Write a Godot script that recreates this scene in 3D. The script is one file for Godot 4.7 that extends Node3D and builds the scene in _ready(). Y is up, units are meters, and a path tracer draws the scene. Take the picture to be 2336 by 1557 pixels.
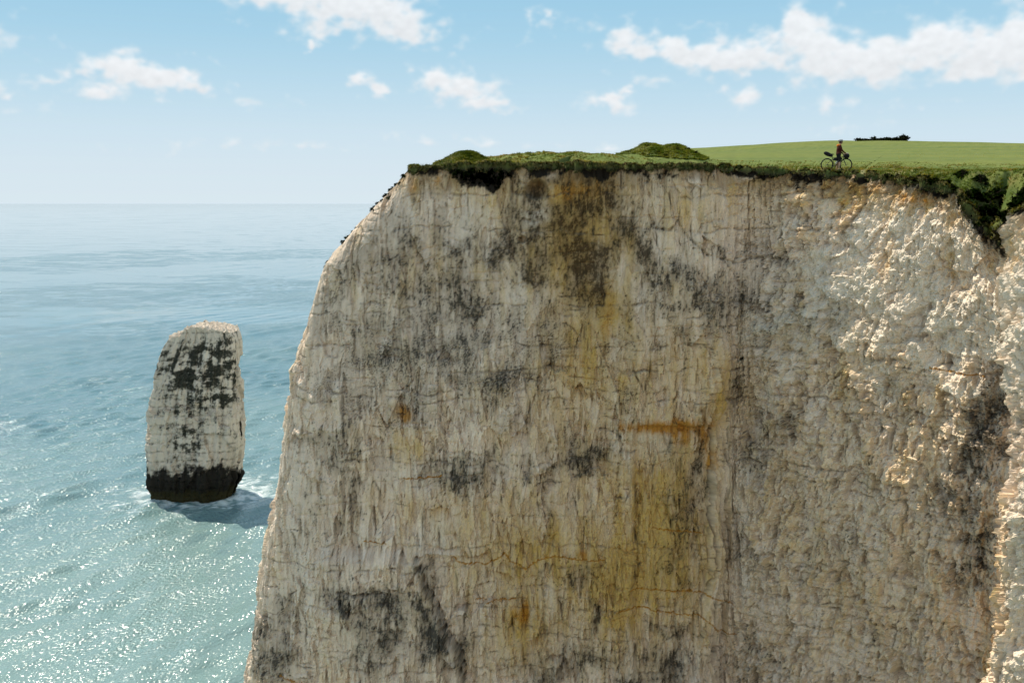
extends Node3D
# Chalk headland with a sea stack. Camera at the origin of x and z, 34 m above the sea, looking along -z. Units are metres.

const F := 2271.0            # focal length in photograph pixels (2336 x 1557)
const CAM := Vector3(0, 34, 0)
const SEA_LOW := -2.0
var pitch := atan(316.5 / 2271.0)
var rng := RandomNumberGenerator.new()
var M := {}

# ------------------------------------------------------------------ small helpers
func mat(c: Color, rough := 0.8) -> StandardMaterial3D:
	var m := StandardMaterial3D.new()
	m.albedo_color = c.linear_to_srgb()
	m.roughness = rough
	m.metallic_specular = 0.3
	return m

func vmat(rough := 0.9, spec := 0.25) -> StandardMaterial3D:
	var m := StandardMaterial3D.new()
	m.vertex_color_use_as_albedo = true
	m.roughness = rough
	m.metallic_specular = spec
	return m

func noise(freq: float, octaves := 3, kind := FastNoiseLite.TYPE_SIMPLEX_SMOOTH, sd := 1) -> FastNoiseLite:
	var n := FastNoiseLite.new()
	n.noise_type = kind
	n.frequency = freq
	n.seed = sd
	n.fractal_octaves = octaves
	n.fractal_type = FastNoiseLite.FRACTAL_FBM if octaves > 1 else FastNoiseLite.FRACTAL_NONE
	return n

func cells(freq: float, sd: int, ret := FastNoiseLite.RETURN_CELL_VALUE, warp := 0.0) -> FastNoiseLite:
	var n := noise(freq, 1, FastNoiseLite.TYPE_CELLULAR, sd)
	n.cellular_return_type = ret
	n.cellular_jitter = 1.0
	if warp > 0.0:
		n.domain_warp_enabled = true
		n.domain_warp_amplitude = warp
		n.domain_warp_frequency = freq * 1.7
		n.domain_warp_fractal_octaves = 2
	return n

func add_mesh(called: String, mesh: Mesh, m: Material, parent: Node = self) -> MeshInstance3D:
	var o := MeshInstance3D.new()
	o.name = called
	o.mesh = mesh
	if m:
		o.material_override = m
	parent.add_child(o, true)
	return o

func tag(o: Node, label: String, category: String, group := "", kind := "") -> void:
	if label: o.set_meta("label", label)
	if category: o.set_meta("category", category)
	if group: o.set_meta("group", group)
	if kind: o.set_meta("kind", kind)

var taken := {}
func numbered(called: String) -> String:
	var n: int = taken.get(called, 0)
	taken[called] = n + 1
	return called if n == 0 else "%s_%03d" % [called, n]

func thing(called: String, at: Vector3, turn := 0.0) -> Node3D:
	var o := Node3D.new()
	o.name = numbered(called)
	add_child(o, true)
	o.position = at
	o.rotation.y = turn
	return o

func arrays_mesh(v: PackedVector3Array, n: PackedVector3Array, ix: PackedInt32Array, c := PackedColorArray(), uv := PackedVector2Array()) -> ArrayMesh:
	var a := []
	a.resize(Mesh.ARRAY_MAX)
	a[Mesh.ARRAY_VERTEX] = v
	if n.size(): a[Mesh.ARRAY_NORMAL] = n
	if c.size(): a[Mesh.ARRAY_COLOR] = c
	if uv.size(): a[Mesh.ARRAY_TEX_UV] = uv
	a[Mesh.ARRAY_INDEX] = ix
	var m := ArrayMesh.new()
	m.add_surface_from_arrays(Mesh.PRIMITIVE_TRIANGLES, a)
	return m

# normals of a grid of cols x rows vertices
func grid_normals(v: PackedVector3Array, cols: int, rows: int, flip := false) -> PackedVector3Array:
	var n := PackedVector3Array()
	n.resize(v.size())
	var s := -1.0 if flip else 1.0
	for j in rows:
		var j0 := maxi(j - 1, 0) * cols
		var j1 := mini(j + 1, rows - 1) * cols
		for i in cols:
			var dx := v[j * cols + mini(i + 1, cols - 1)] - v[j * cols + maxi(i - 1, 0)]
			var dy := v[j1 + i] - v[j0 + i]
			n[j * cols + i] = dx.cross(dy).normalized() * s
	return n

func grid_index(cols: int, rows: int, flip := false) -> PackedInt32Array:
	var ix := PackedInt32Array()
	ix.resize((cols - 1) * (rows - 1) * 6)
	var k := 0
	for j in rows - 1:
		for i in cols - 1:
			var a := j * cols + i
			var b := a + 1
			var c := a + cols
			var d := c + 1
			if flip:
				ix[k] = a; ix[k + 1] = b; ix[k + 2] = c; ix[k + 3] = b; ix[k + 4] = d; ix[k + 5] = c
			else:
				ix[k] = a; ix[k + 1] = c; ix[k + 2] = b; ix[k + 3] = b; ix[k + 4] = c; ix[k + 5] = d
			k += 6
	return ix

func smooth(a: float, b: float, x: float) -> float:
	return smoothstep(a, b, x)

func catmull(arr: PackedFloat32Array, u: float) -> float:
	var k := clampi(int(floorf(u)), 0, arr.size() - 2)
	var t := clampf(u - k, 0.0, 1.0)
	var p0 := arr[maxi(k - 1, 0)]
	var p1 := arr[k]
	var p2 := arr[k + 1]
	var p3 := arr[mini(k + 2, arr.size() - 1)]
	return 0.5 * (2.0 * p1 + (p2 - p0) * t + (2.0 * p0 - 5.0 * p1 + 4.0 * p2 - p3) * t * t + (3.0 * p1 - p0 - 3.0 * p2 + p3) * t * t * t)

func table(keys: PackedFloat32Array, vals: PackedFloat32Array, x: float) -> float:
	if x <= keys[0]: return vals[0]
	for k in keys.size() - 1:
		if x <= keys[k + 1]:
			return lerpf(vals[k], vals[k + 1], (x - keys[k]) / (keys[k + 1] - keys[k]))
	return vals[vals.size() - 1]

# direction in the world that a photograph pixel looks along
func ray(px: float, py: float) -> Vector3:
	var dx := px - 1168.0
	var dy := 778.5 - py
	return Vector3(dx, dy * cos(pitch) - F * sin(pitch), -(dy * sin(pitch) + F * cos(pitch)))

func at_depth(px: float, py: float, depth: float) -> Vector3:
	var r := ray(px, py)
	return CAM + r * (depth / -r.z)

func on_sea(px: float, py: float) -> Vector3:
	var r := ray(px, py)
	return CAM + r * (CAM.y / -r.y)

# ------------------------------------------------------------------ the stage: camera, sky, sun
func _ready() -> void:
	rng.seed = 7
	var t0 := Time.get_ticks_msec()
	var cam := Camera3D.new()
	cam.name = "camera"
	cam.fov = rad_to_deg(2.0 * atan(778.5 / F))
	cam.near = 0.1
	cam.far = 60000.0
	cam.position = CAM
	cam.rotation.x = -pitch
	add_child(cam)
	cam.current = true

	var sun := DirectionalLight3D.new()
	sun.name = "sun"
	sun.light_energy = 1.6
	sun.light_color = Color(1.0, 0.955, 0.88)
	sun.light_angular_distance = 0.5
	sun.shadow_enabled = true
	add_child(sun)
	var az := deg_to_rad(-42.0)
	var el := deg_to_rad(58.0)
	var to_sun := Vector3(sin(az) * cos(el), sin(el), -cos(az) * cos(el))
	sun.look_at_from_position(to_sun * 100.0, Vector3.ZERO)

	var env := Environment.new()
	env.background_mode = Environment.BG_SKY
	env.tonemap_mode = Environment.TONE_MAPPER_LINEAR
	env.tonemap_exposure = 1.2
	env.background_energy_multiplier = 1.0
	env.sdfgi_enabled = true
	env.ssao_enabled = true
	env.ssil_enabled = true
	var sky := Sky.new()
	var pan := PanoramaSkyMaterial.new()
	pan.panorama = ImageTexture.create_from_image(sky_image())
	sky.sky_material = pan
	env.sky = sky
	var we := WorldEnvironment.new()
	we.name = "environment"
	we.environment = env
	add_child(we)
	print("sky ", Time.get_ticks_msec() - t0)

	materials()
	plan_cliff()
	build_cliff()
	print("cliff ", Time.get_ticks_msec() - t0)
	build_land()
	print("land ", Time.get_ticks_msec() - t0)
	build_back_cliff()
	build_near_side()
	build_sea()
	print("sea ", Time.get_ticks_msec() - t0)
	build_stack()
	print("stack ", Time.get_ticks_msec() - t0)
	build_plants()
	print("plants ", Time.get_ticks_msec() - t0)
	build_bicycle()
	build_person()
	build_bird()
	print("done ", Time.get_ticks_msec() - t0)

# ------------------------------------------------------------------ sky with fair-weather clouds
func clear_sky(e: float) -> Color:
	# colour of clear air by elevation in degrees (sRGB)
	var keys := PackedFloat32Array([0.0, 2.0, 4.0, 6.0, 9.0, 12.0, 25.0, 50.0, 90.0])
	var r := PackedFloat32Array([213, 209, 201, 187, 166, 151, 140, 126, 116])
	var g := PackedFloat32Array([227, 225, 222, 216, 206, 198, 188, 176, 168])
	var b := PackedFloat32Array([234, 234, 234, 232, 228, 225, 220, 214, 209])
	return Color(table(keys, r, e) / 270.0, table(keys, g, e) / 270.0, table(keys, b, e) / 270.0)

# puffs of cloud: photograph pixel, half widths in pixels, weight
const PUFFS := [
	[640, -10, 110, 40, 1.0], [780, 10, 170, 60, 1.1], [880, 40, 110, 60, 1.1], [940, 70, 70, 40, .9], [720, 60, 80, 35, .7], [715, 104, 16, 12, .9], [700, 120, 10, 8, .5],
	[270, 150, 75, 34, 1.1], [350, 175, 100, 38, 1.15], [430, 195, 60, 26, 1.0], [190, 165, 45, 24, .8], [225, 212, 62, 22, .95], [95, 184, 50, 15, .75], [0, 200, 28, 30, .9], [12, 222, 24, 12, .7],
	[815, 185, 42, 22, 1.0], [865, 205, 38, 18, .85], [1000, 185, 68, 38, 1.1], [1060, 205, 72, 40, 1.1], [1115, 235, 62, 26, .95], [1165, 250, 30, 14, .6], [930, 165, 12, 12, .5],
	[1250, 48, 18, 34, .7], [1305, 48, 42, 22, .45], [1210, 40, 12, 22, .4], [1420, 92, 58, 40, .95], [1465, 115, 54, 40, 1.0], [1540, 112, 60, 34, 1.0], [1600, 130, 90, 44, 1.1], [1660, 140, 80, 40, 1.1], [1645, 92, 26, 28, .6],
	[1730, 125, 100, 46, 1.1], [1810, 60, 42, 52, 1.1], [1850, 95, 80, 60, 1.1], [1900, 140, 120, 62, 1.1], [2000, 145, 130, 65, 1.1], [2130, 110, 110, 60, 1.1], [2160, 80, 50, 36, 1.0], [2250, 130, 130, 70, 1.1], [2330, 80, 60, 60, 1.1], [2380, 130, 120, 70, 1.1],
	[1405, 238, 70, 24, .85], [1390, 228, 30, 18, .8], [1432, 205, 22, 13, .7], [1700, 222, 56, 32, .75], [1655, 205, 24, 18, .4], [1780, 210, 34, 18, .35], [1900, 240, 70, 22, .55], [2020, 240, 60, 18, .4], [1100, 90, 120, 20, .3], [1480, 180, 120, 18, .35], [560, 230, 120, 16, .3], [60, 250, 90, 14, .3], [1960, 290, 130, 14, .3], [640, 330, 160, 14, .35], [950, 320, 120, 14, .4],
	[390, 335, 70, 18, .35], [1130, 328, 40, 12, .45], [1270, 330, 60, 12, .4], [1400, 338, 70, 10, .4], [260, 335, 60, 10, .25], [20, 20, 30, 8, .35],
	[-160, 90, 150, 50, 1.0], [-330, 190, 120, 34, 1.0], [2560, 60, 150, 60, 1.0], [2700, 200, 120, 30, .9]]

func sky_image() -> Image:
	var w := 1024
	var h := 512
	var im := Image.create(w, h, false, Image.FORMAT_RGB8)
	var body := noise(2.2, 5, FastNoiseLite.TYPE_SIMPLEX_SMOOTH, 5)
	var shade := noise(9.0, 4, FastNoiseLite.TYPE_SIMPLEX_SMOOTH, 9)
	for y in h:
		var e := 90.0 - (y + 0.5) * 180.0 / h
		if e < -0.5:
			im.fill_rect(Rect2i(0, y, w, h - y), clear_sky(0.0))
			break
		var clear := clear_sky(maxf(e, 0.0))
		for x in w:
			var a := (x + 0.5) / w * TAU
			# clouds lie on a layer seen from below: scattered heaps all round
			var er := deg_to_rad(maxf(e, 0.0))
			var d := Vector3(sin(a) * cos(er), sin(er) * 2.2, -cos(a) * cos(er))
			var k := 1.0 / (0.35 + d.y)
			var n := body.get_noise_3d(d.x * k, d.y * 2.0, d.z * k)
			var c := smooth(0.02, 0.26, n) * 0.95 * smooth(1.0, 4.0, e)
			var tone := 0.90 + 0.035 * shade.get_noise_3d(d.x * k, d.y * 2.0, d.z * k)
			im.set_pixel(x, y, clear.lerp(Color(tone, tone, tone + 0.005), c))
	im.resize(4096, 2048, Image.INTERPOLATE_CUBIC)
	# the part of the sky that the photograph shows, finer, with its own clouds
	var puffs := []
	for p in PUFFS:
		var r := ray(p[0], p[1])
		puffs.append([rad_to_deg(atan2(r.x, -r.z)), rad_to_deg(atan2(r.y, Vector2(r.x, r.z).length())), rad_to_deg(p[2] / F), rad_to_deg(p[3] / F), p[4]])
	var edge := noise(0.5, 5, FastNoiseLite.TYPE_SIMPLEX_SMOOTH, 21)
	edge.fractal_gain = 0.5
	var soft := noise(1.6, 4, FastNoiseLite.TYPE_SIMPLEX_SMOOTH, 33)
	var wob := noise(0.9, 3, FastNoiseLite.TYPE_SIMPLEX_SMOOTH, 41)
	var x0 := int(-38.0 / 360.0 * 4096)
	var x1 := int(38.0 / 360.0 * 4096)
	var y0 := int((90.0 - 16.0) / 180.0 * 2048)
	for y in range(y0, 1025):
		var e := 90.0 - (y + 0.5) * 180.0 / 2048.0
		var clear := clear_sky(maxf(e, 0.0))
		for x in range(x0, x1):
			var a := (x + 0.5) / 4096.0 * 360.0
			var xi := posmod(x, 4096)
			var aw := a + 0.45 * wob.get_noise_2d(a, e * 1.5)
			var ew := e + 0.3 * wob.get_noise_2d(a + 90.0, e * 1.5)
			var d := 0.0
			var low := 0.0
			for p in puffs:
				var qx: float = (aw - p[0]) / p[2]
				if qx > 1.7 or qx < -1.7: continue
				var qy: float = (ew - p[1]) / p[3]
				if qy > 1.7 or qy < -1.7: continue
				if qy < 0.0: qy *= 1.25
				var f: float = exp(-1.6 * (qx * qx + qy * qy)) * p[4]
				d = maxf(d, f) + 0.25 * minf(d, f)
				low += f * qy
			var c := 0.0
			if d > 0.02:
				var n := edge.get_noise_2d(a * 1.0, e * 1.6)
				c = smooth(0.12, 0.95, d + n * 0.66)
				c *= 0.90
			var tone := 0.875 + 0.035 * soft.get_noise_2d(a * 0.7, e * 1.1) + 0.03 * clampf(low, -1.0, 1.0)
			var col := clear.lerp(Color(tone, tone + 0.002, tone + 0.008), clampf(c, 0.0, 1.0))
			var keep := smooth(-38.0, -33.0, a) * (1.0 - smooth(33.0, 38.0, a)) * (1.0 - smooth(13.0, 16.0, e))
			im.set_pixel(xi, y, im.get_pixel(xi, y).lerp(col, keep))
	return im

func materials() -> void:
	var rock := vmat(0.95, 0.2)
	var nt := NoiseTexture2D.new()
	nt.width = 512; nt.height = 512; nt.seamless = true; nt.as_normal_map = true; nt.bump_strength = 6.0
	nt.noise = noise(0.02, 5, FastNoiseLite.TYPE_SIMPLEX_SMOOTH, 3)
	rock.normal_enabled = true
	rock.normal_texture = nt
	rock.normal_scale = 0.7
	rock.uv1_triplanar = true
	rock.uv1_world_triplanar = true
	rock.uv1_scale = Vector3(0.7, 0.5, 0.7)
	M.rock = rock
	M.ground = vmat(0.95, 0.15)
	var leaf := vmat(0.7, 0.3)
	leaf.backlight_enabled = true
	leaf.backlight = Color(0.6, 0.7, 0.3)
	leaf.cull_mode = BaseMaterial3D.CULL_DISABLED
	M.leaf = leaf
	M.bark = mat(Color(0.06, 0.045, 0.03), 0.95)

# ------------------------------------------------------------------ plan of the headland
# columns round the headland at 22 m: x, z, height of the rock edge, how far (x, z) the face leans back by the top, far end of the land behind it (x, z)
const COLUMNS := [
	[40, -6, 33.0, 1.2, 0.4, 420, 60], [36.5, -16, 34.0, 1.4, -0.4, 420, -80], [32, -28, 34.8, 1.4, -0.8, 420, -200], [27.4, -37.4, 35.0, 1.2, -1.0, 400, -300],
	[24.4, -41.6, 34.8, 0.6, -1.0, 380, -380], [22.9, -44.1, 34.1, 0.1, -1.4, 350, -420], [23.3, -45.5, 33.4, -0.3, -1.5, 335, -430], [23.9, -46.6, 32.3, -0.5, -2.9, 310, -440], [22.8, -47.7, 33.4, 0.2, -2.7, 290, -445], [21.6, -49.0, 34.6, 1.2, -2.6, 270, -450],
	[18.8, -52.0, 35.2, 2.3, -2.0, 220, -455], [15.9, -55.2, 35.65, 2.3, -1.6, 160, -455], [13.7, -57.4, 35.85, 1.1, -0.8, 120, -450], [12.7, -57.5, 35.95, 0.3, -0.6, 105, -448],
	[11.6, -56.4, 36.0, 0.0, -0.5, 92, -445], [8.0, -56.2, 36.05, 0.0, -0.5, 70, -435], [4.0, -56.6, 36.05, 0.0, -0.5, 46, -290], [0.0, -56.3, 36.1, 0.0, -0.5, 30, -180], [-4.0, -56.6, 36.1, 0.0, -0.5, 18, -112],
	[-8.0, -56.8, 36.1, 0.0, -0.5, 8, -84], [-11.2, -57.0, 36.08, 0.0, -0.5, 0, -76], [-13.1, -57.7, 35.95, 0.2, -0.4, -2.5, -73], [-13.6, -59.0, 36.0, 0.3, 0.0, -3.4, -70], [-13.2, -61.0, 36.1, 0.2, 0.0, -3.4, -70], [-12.2, -65.0, 36.3, 0.2, 0.0, -3.4, -70], [-10.0, -70.0, 36.4, 0.2, 0.0, -3.4, -70]]
const NOSE_COLUMN := 22
const CREASE_COLUMN := 13.5
var KX := PackedFloat32Array()
var KZ := PackedFloat32Array()
var KT := PackedFloat32Array()
var KL := PackedFloat32Array()
var KM := PackedFloat32Array()
var KBX := PackedFloat32Array()
var KBZ := PackedFloat32Array()
# per fine column
var colN := 0
var cU := PackedFloat32Array()
var cA := PackedFloat32Array()
var cX := PackedFloat32Array()
var cZ := PackedFloat32Array()
var cNX := PackedFloat32Array()
var cNZ := PackedFloat32Array()
var cT := PackedFloat32Array()
var cL := PackedFloat32Array()
var cM := PackedFloat32Array()
var cS := PackedFloat32Array()
var shearKeys := PackedFloat32Array([-2, 5, 11.5, 18, 25, 30.6, 34, 36, 38])
var shearVals := PackedFloat32Array([1.125, 1.108, 1.072, 1.018, 0.985, 0.90, 0.78, 0.713, 0.68])
var leanKeys := PackedFloat32Array([-2, 5, 14, 22, 26, 30, 33, 36, 38])
var leanVals := PackedFloat32Array([-0.42, -0.28, -0.1, 0.0, 0.1, 0.36, 0.68, 1.0, 1.15])
var shearAt := PackedFloat32Array()
var leanAt := PackedFloat32Array()
const DA := 0.05
const A_RIGHT := -27.0

func plan_cliff() -> void:
	for c in COLUMNS:
		KX.append(c[0]); KZ.append(c[1]); KT.append(c[2]); KL.append(c[3]); KM.append(c[4]); KBX.append(c[5]); KBZ.append(c[6])
	for k in 401:
		var y := -2.0 + k * 0.1
		shearAt.append(table(shearKeys, shearVals, y))
		leanAt.append(table(leanKeys, leanVals, y))
	# walk along the plan and place fine columns at even distances
	var us := PackedFloat32Array()
	var ss := PackedFloat32Array()
	var s := 0.0
	var last := Vector2(KX[0], KZ[0])
	var sCrease := 0.0
	for k in 6000:
		var u := k * (COLUMNS.size() - 1.0) / 5999.0
		var p := Vector2(catmull(KX, u), catmull(KZ, u))
		s += p.distance_to(last)
		last = p
		us.append(u)
		ss.append(s)
		if u < CREASE_COLUMN: sCrease = s
	var at := 0
	var a := A_RIGHT
	while a < ss[5999] - sCrease - 0.1:
		while ss[at] - sCrease < a: at += 1
		var u := us[at]
		cU.append(u); cA.append(a)
		cX.append(catmull(KX, u)); cZ.append(catmull(KZ, u))
		var e := 0.05
		var t := Vector2(catmull(KX, u + e) - catmull(KX, u - e), catmull(KZ, u + e) - catmull(KZ, u - e)).normalized()
		cNX.append(-t.y * 1.0); cNZ.append(t.x * 1.0)
		cT.append(catmull(KT, u)); cL.append(catmull(KL, u)); cM.append(catmull(KM, u))
		cS.append(smooth(CREASE_COLUMN, CREASE_COLUMN + 2.0, u))
		a += DA
	colN = cU.size()
	# outward is towards the camera on the main face
	var mid := int((10.0 - A_RIGHT) / DA)
	if cNZ[mid] < 0.0:
		for i in colN:
			cNX[i] = -cNX[i]; cNZ[i] = -cNZ[i]

func base_at(i: int, y: float) -> Vector3:
	var f := clampf((y + 2.0) * 10.0, 0.0, 399.9)
	var k := int(f)
	var t := f - k
	var sh := lerpf(shearAt[k], shearAt[k + 1], t)
	var le := lerpf(leanAt[k], leanAt[k + 1], t)
	var x := cX[i] + cL[i] * le
	var z := cZ[i] + cM[i] * le
	x = lerpf(x, 13.0 + (x - 13.0) * sh, cS[i])
	return Vector3(x, y, z)

# metres along the cliff, corrected where the face narrows upwards, so that joints and streaks stand upright
func upright(i: int, y: float) -> float:
	var f := clampf((y + 2.0) * 10.0, 0.0, 399.9)
	var k := int(f)
	return cA[i] + cS[i] * (cX[i] - 13.0) * (1.0 - lerpf(shearAt[k], shearAt[k + 1], f - k))

func along(an: float, y: float) -> float:
	var a := an
	for n in 5:
		var i := clampi(int((a - A_RIGHT) / DA), 0, colN - 1)
		a += an - upright(i, y)
	return a

func project(p: Vector3) -> Vector3:
	var r := p - CAM
	var zc := -r.y * sin(pitch) - r.z * cos(pitch)
	var yc := r.y * cos(pitch) - r.z * sin(pitch)
	return Vector3(1168.0 + F * r.x / zc, 778.5 - F * yc / zc, zc)

# where on the cliff a photograph pixel falls: (metres along the cliff, height, pixels per metre along, pixels per metre up)
var lookA := PackedVector3Array()   # px, py, column
var lookY := PackedFloat32Array()
func prepare_lookup() -> void:
	for i in range(int((-20.0 - A_RIGHT) / DA), colN, 5):
		if cU[i] > NOSE_COLUMN: break
		var y := 3.0
		while y < cT[i] + 0.5:
			var p := project(base_at(i, y))
			lookA.append(Vector3(p.x, p.y, i))
			lookY.append(y)
			y += 0.35

func find(px: float, py: float) -> PackedFloat32Array:
	var best := 1e12
	var k := 0
	for n in lookA.size():
		var q := lookA[n]
		var d := (q.x - px) * (q.x - px) + (q.y - py) * (q.y - py)
		if d < best:
			best = d
			k = n
	var i := int(lookA[k].z)
	var y := lookY[k]
	var p0 := project(base_at(i, y))
	var p1 := project(base_at(mini(i + 4, colN - 1), y))
	var p2 := project(base_at(i, y + 0.5))
	var sa := maxf(absf(p1.x - p0.x) / maxf(upright(mini(i + 4, colN - 1), y) - upright(i, y), 0.05), 8.0)
	var sy := maxf(absf(p2.y - p0.y) / 0.5, 8.0)
	return PackedFloat32Array([upright(i, y) - (px - p0.x) / sa, y - (py - p0.y) / sy, sa, sy])

# ------------------------------------------------------------------ stains seen on the chalk, with some shade painted into DARK: pixel, half widths, turn in degrees, strength
const DARK := [
	[950, 650, 260, 190, 0, .34], [1100, 800, 260, 160, 0, .34], [820, 900, 160, 170, 0, .28], [1500, 720, 220, 160, 0, .34], [1750, 650, 150, 150, 0, .25], [760, 1150, 120, 160, 0, .25],
	[1290, 460, 120, 36, 0, .6], [1330, 640, 40, 80, 10, .7], [1225, 560, 30, 90, 25, .7], [1300, 402, 140, 18, 0, .9], [1170, 500, 24, 70, -35, .55], [1270, 520, 30, 80, 0, .6], [1320, 555, 85, 125, 14, 1.0], [1445, 545, 38, 125, 24, 1.1], [1400, 450, 34, 70, 15, .8], [1240, 600, 60, 70, 0, .7], [1350, 660, 45, 90, 0, .7], [1200, 520, 50, 50, 30, .5], [1290, 400, 160, 20, 0, .7],
	[1110, 575, 170, 36, -8, .62], [1050, 640, 130, 40, 5, .6], [980, 560, 120, 60, 0, .42], [860, 560, 80, 60, 20, .4], [1080, 700, 130, 36, 0, .55], [1170, 560, 60, 40, 40, .6],
	[880, 800, 120, 60, 0, .5], [1000, 780, 120, 70, 0, .55], [840, 740, 90, 60, 0, .4], [1150, 840, 120, 60, 10, .55], [1040, 860, 100, 50, 0, .45], [920, 880, 80, 60, 0, .4], [1250, 760, 60, 60, 0, .35], [760, 650, 40, 90, -15, .4], [740, 880, 50, 60, 0, .35],
	[1620, 690, 80, 60, 0, .6], [1660, 680, 30, 70, 0, .6], [1560, 650, 60, 30, 0, .45], [1540, 620, 30, 70, 30, .7], [1780, 590, 110, 16, -15, .45], [1640, 580, 50, 20, -35, .55], [1760, 760, 80, 110, 0, .4], [1880, 740, 70, 70, 0, .45], [1510, 520, 45, 14, 0, .5], [1570, 430, 50, 30, 0, .35],  # the right-most patch is shade put into the colour
	[1220, 435, 36, 24, 0, 1.2], [1190, 545, 14, 12, 0, 1.1], [955, 445, 14, 22, 0, .5], [1330, 505, 30, 12, 20, .8],  # the first patches put the shade of the hollows into the colour
	[1060, 1075, 95, 46, 0, .85], [1190, 1085, 40, 36, 0, .8], [1320, 1060, 70, 34, 25, .95], [1300, 1020, 60, 50, 0, .5], [1440, 900, 20, 80, 0, .4], [1680, 870, 40, 60, 0, .35], [780, 1000, 60, 60, 0, .5], [790, 1090, 36, 80, 0, .55], [690, 990, 50, 22, 0, .5], [690, 1180, 18, 70, 0, .5], [640, 1000, 30, 16, 0, .4], [1130, 940, 70, 50, 0, .35], [960, 930, 60, 50, 0, .3],
	[860, 1350, 110, 26, 5, .9], [890, 1420, 80, 70, 0, .8], [990, 1420, 34, 80, 22, 1.3], [1010, 1480, 50, 36, 0, .9], [850, 1480, 40, 60, 0, .5], [966, 1300, 12, 50, 10, .9], [700, 1350, 30, 50, 0, .4],
	[630, 1500, 60, 70, 0, .7], [590, 1420, 40, 60, -10, .6], [650, 1400, 20, 60, 0, .5],
	[1580, 1120, 60, 110, 0, .65], [1605, 1050, 22, 130, 0, .65], [1560, 1280, 70, 60, 0, .5], [1530, 1000, 14, 60, 0, .4], [1410, 1000, 10, 60, 0, .5], [1260, 1160, 10, 90, 0, .4],
	[1355, 1400, 10, 40, 0, 1.3], [1300, 1320, 8, 30, 0, .9], [1235, 1305, 10, 22, 0, .8], [1540, 1445, 40, 22, 0, 1.1], [1530, 1520, 60, 60, 0, .9], [1260, 1530, 60, 30, 0, 1.0], [1350, 1490, 80, 40, 0, .6], [1450, 1560, 100, 30, 0, .6], [1330, 1310, 60, 40, 0, .4],  # the first patch paints the shade of a hole
	[2250, 940, 50, 80, 0, .95], [2230, 1040, 60, 70, 0, .9], [2200, 1200, 50, 90, 0, .75], [2150, 1130, 60, 50, 0, .5], [2215, 1290, 36, 60, 0, .8], [2010, 900, 90, 50, 0, .35], [1720, 1040, 60, 60, 0, .65], [1770, 960, 60, 50, 0, .45], [1850, 1000, 60, 40, 0, .35], [1700, 1250, 60, 60, 0, .35], [1900, 1250, 100, 60, 0, .3], [1720, 1500, 80, 80, 0, .35], [2290, 820, 40, 60, 0, .5], [2000, 1480, 60, 60, 0, .3], [2180, 700, 60, 30, 0, .3], [2080, 760, 50, 30, 0, .3]]
const OCHRE := [
	[1290, 530, 150, 140, 0, .8], [1440, 560, 50, 130, 24, .5], 	[1320, 440, 130, 50, 0, 1.1], [1340, 520, 110, 90, 0, .8], [1370, 700, 70, 110, 0, .9], [1330, 800, 100, 160, 0, .7], [1240, 950, 120, 120, 0, .4], [1500, 800, 150, 200, 0, .35], [1500, 1200, 160, 260, 0, .85], [1200, 1250, 190, 130, 0, .75], [1420, 1350, 180, 180, 0, .8], [1190, 1420, 100, 130, 0, .8], [930, 1010, 46, 60, 0, .7], [1000, 1150, 170, 70, 0, .35], [1640, 900, 70, 160, 0, .6],
	[1950, 1250, 420, 380, 0, .38], [1480, 1050, 200, 350, 0, .35], [1850, 850, 200, 200, 0, .25], [1750, 480, 260, 60, 0, .35], [2050, 900, 250, 150, 0, .35], [1700, 420, 220, 30, 0, .6], [1950, 440, 140, 36, 0, .9], [2080, 460, 130, 40, 0, .8], [2190, 500, 60, 50, 0, .6], [2040, 600, 60, 60, 0, .4], [2310, 560, 40, 70, 0, .6], [2160, 620, 40, 60, 0, .4], [1010, 420, 120, 40, 0, .5], [1150, 480, 80, 70, 0, .5], [1000, 620, 200, 100, 0, .3], [1540, 480, 100, 80, 0, .4], [1530, 1330, 120, 60, 0, .6], [1280, 620, 80, 100, 0, .6], [2250, 1500, 80, 80, 0, .4]]
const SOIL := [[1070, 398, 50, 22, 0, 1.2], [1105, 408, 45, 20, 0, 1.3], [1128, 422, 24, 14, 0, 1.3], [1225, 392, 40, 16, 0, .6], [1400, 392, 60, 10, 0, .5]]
const RUST := [
	[925, 945, 20, 18, 0, 1.5], [1535, 976, 92, 15, 2, 1.6], [1612, 1000, 16, 46, 8, 1.2], [1634, 1052, 10, 28, 10, 1.0], [1560, 1000, 40, 20, 0, .5], [1440, 975, 40, 14, 0, .6], [1330, 430, 90, 34, 0, .8], [1390, 720, 14, 60, 0, .5], [1330, 1265, 12, 14, 0, 1.0], [1190, 1400, 24, 30, 0, .8], [1430, 1300, 14, 60, 0, .3], [2100, 450, 60, 16, 0, .7], [2000, 430, 50, 14, 0, .5], [940, 430, 8, 16, 0, .7], [1000, 412, 10, 20, 0, .4], [1068, 410, 10, 24, 0, .4]]
const PALE := [
	[2000, 1200, 380, 380, 0, .4], [1780, 520, 140, 90, 0, .35],	[1215, 490, 36, 50, 15, 1.0], [1100, 500, 60, 60, 0, .5], [700, 1300, 90, 200, 0, .6], [680, 1100, 70, 120, 0, .5], [850, 1230, 60, 60, 0, .7], [1000, 1230, 60, 60, 0, .6], [1540, 590, 40, 50, 0, .4], [1420, 1010, 16, 40, 0, .8], [1680, 1120, 50, 90, 0, .7], [1700, 1330, 50, 60, 0, .6], [960, 1100, 70, 40, 0, .5], [1500, 1020, 50, 60, 0, .5], [2150, 850, 120, 80, 0, .4], [960, 480, 60, 60, 0, .3], [1750, 500, 120, 80, 0, .3]]
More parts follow.
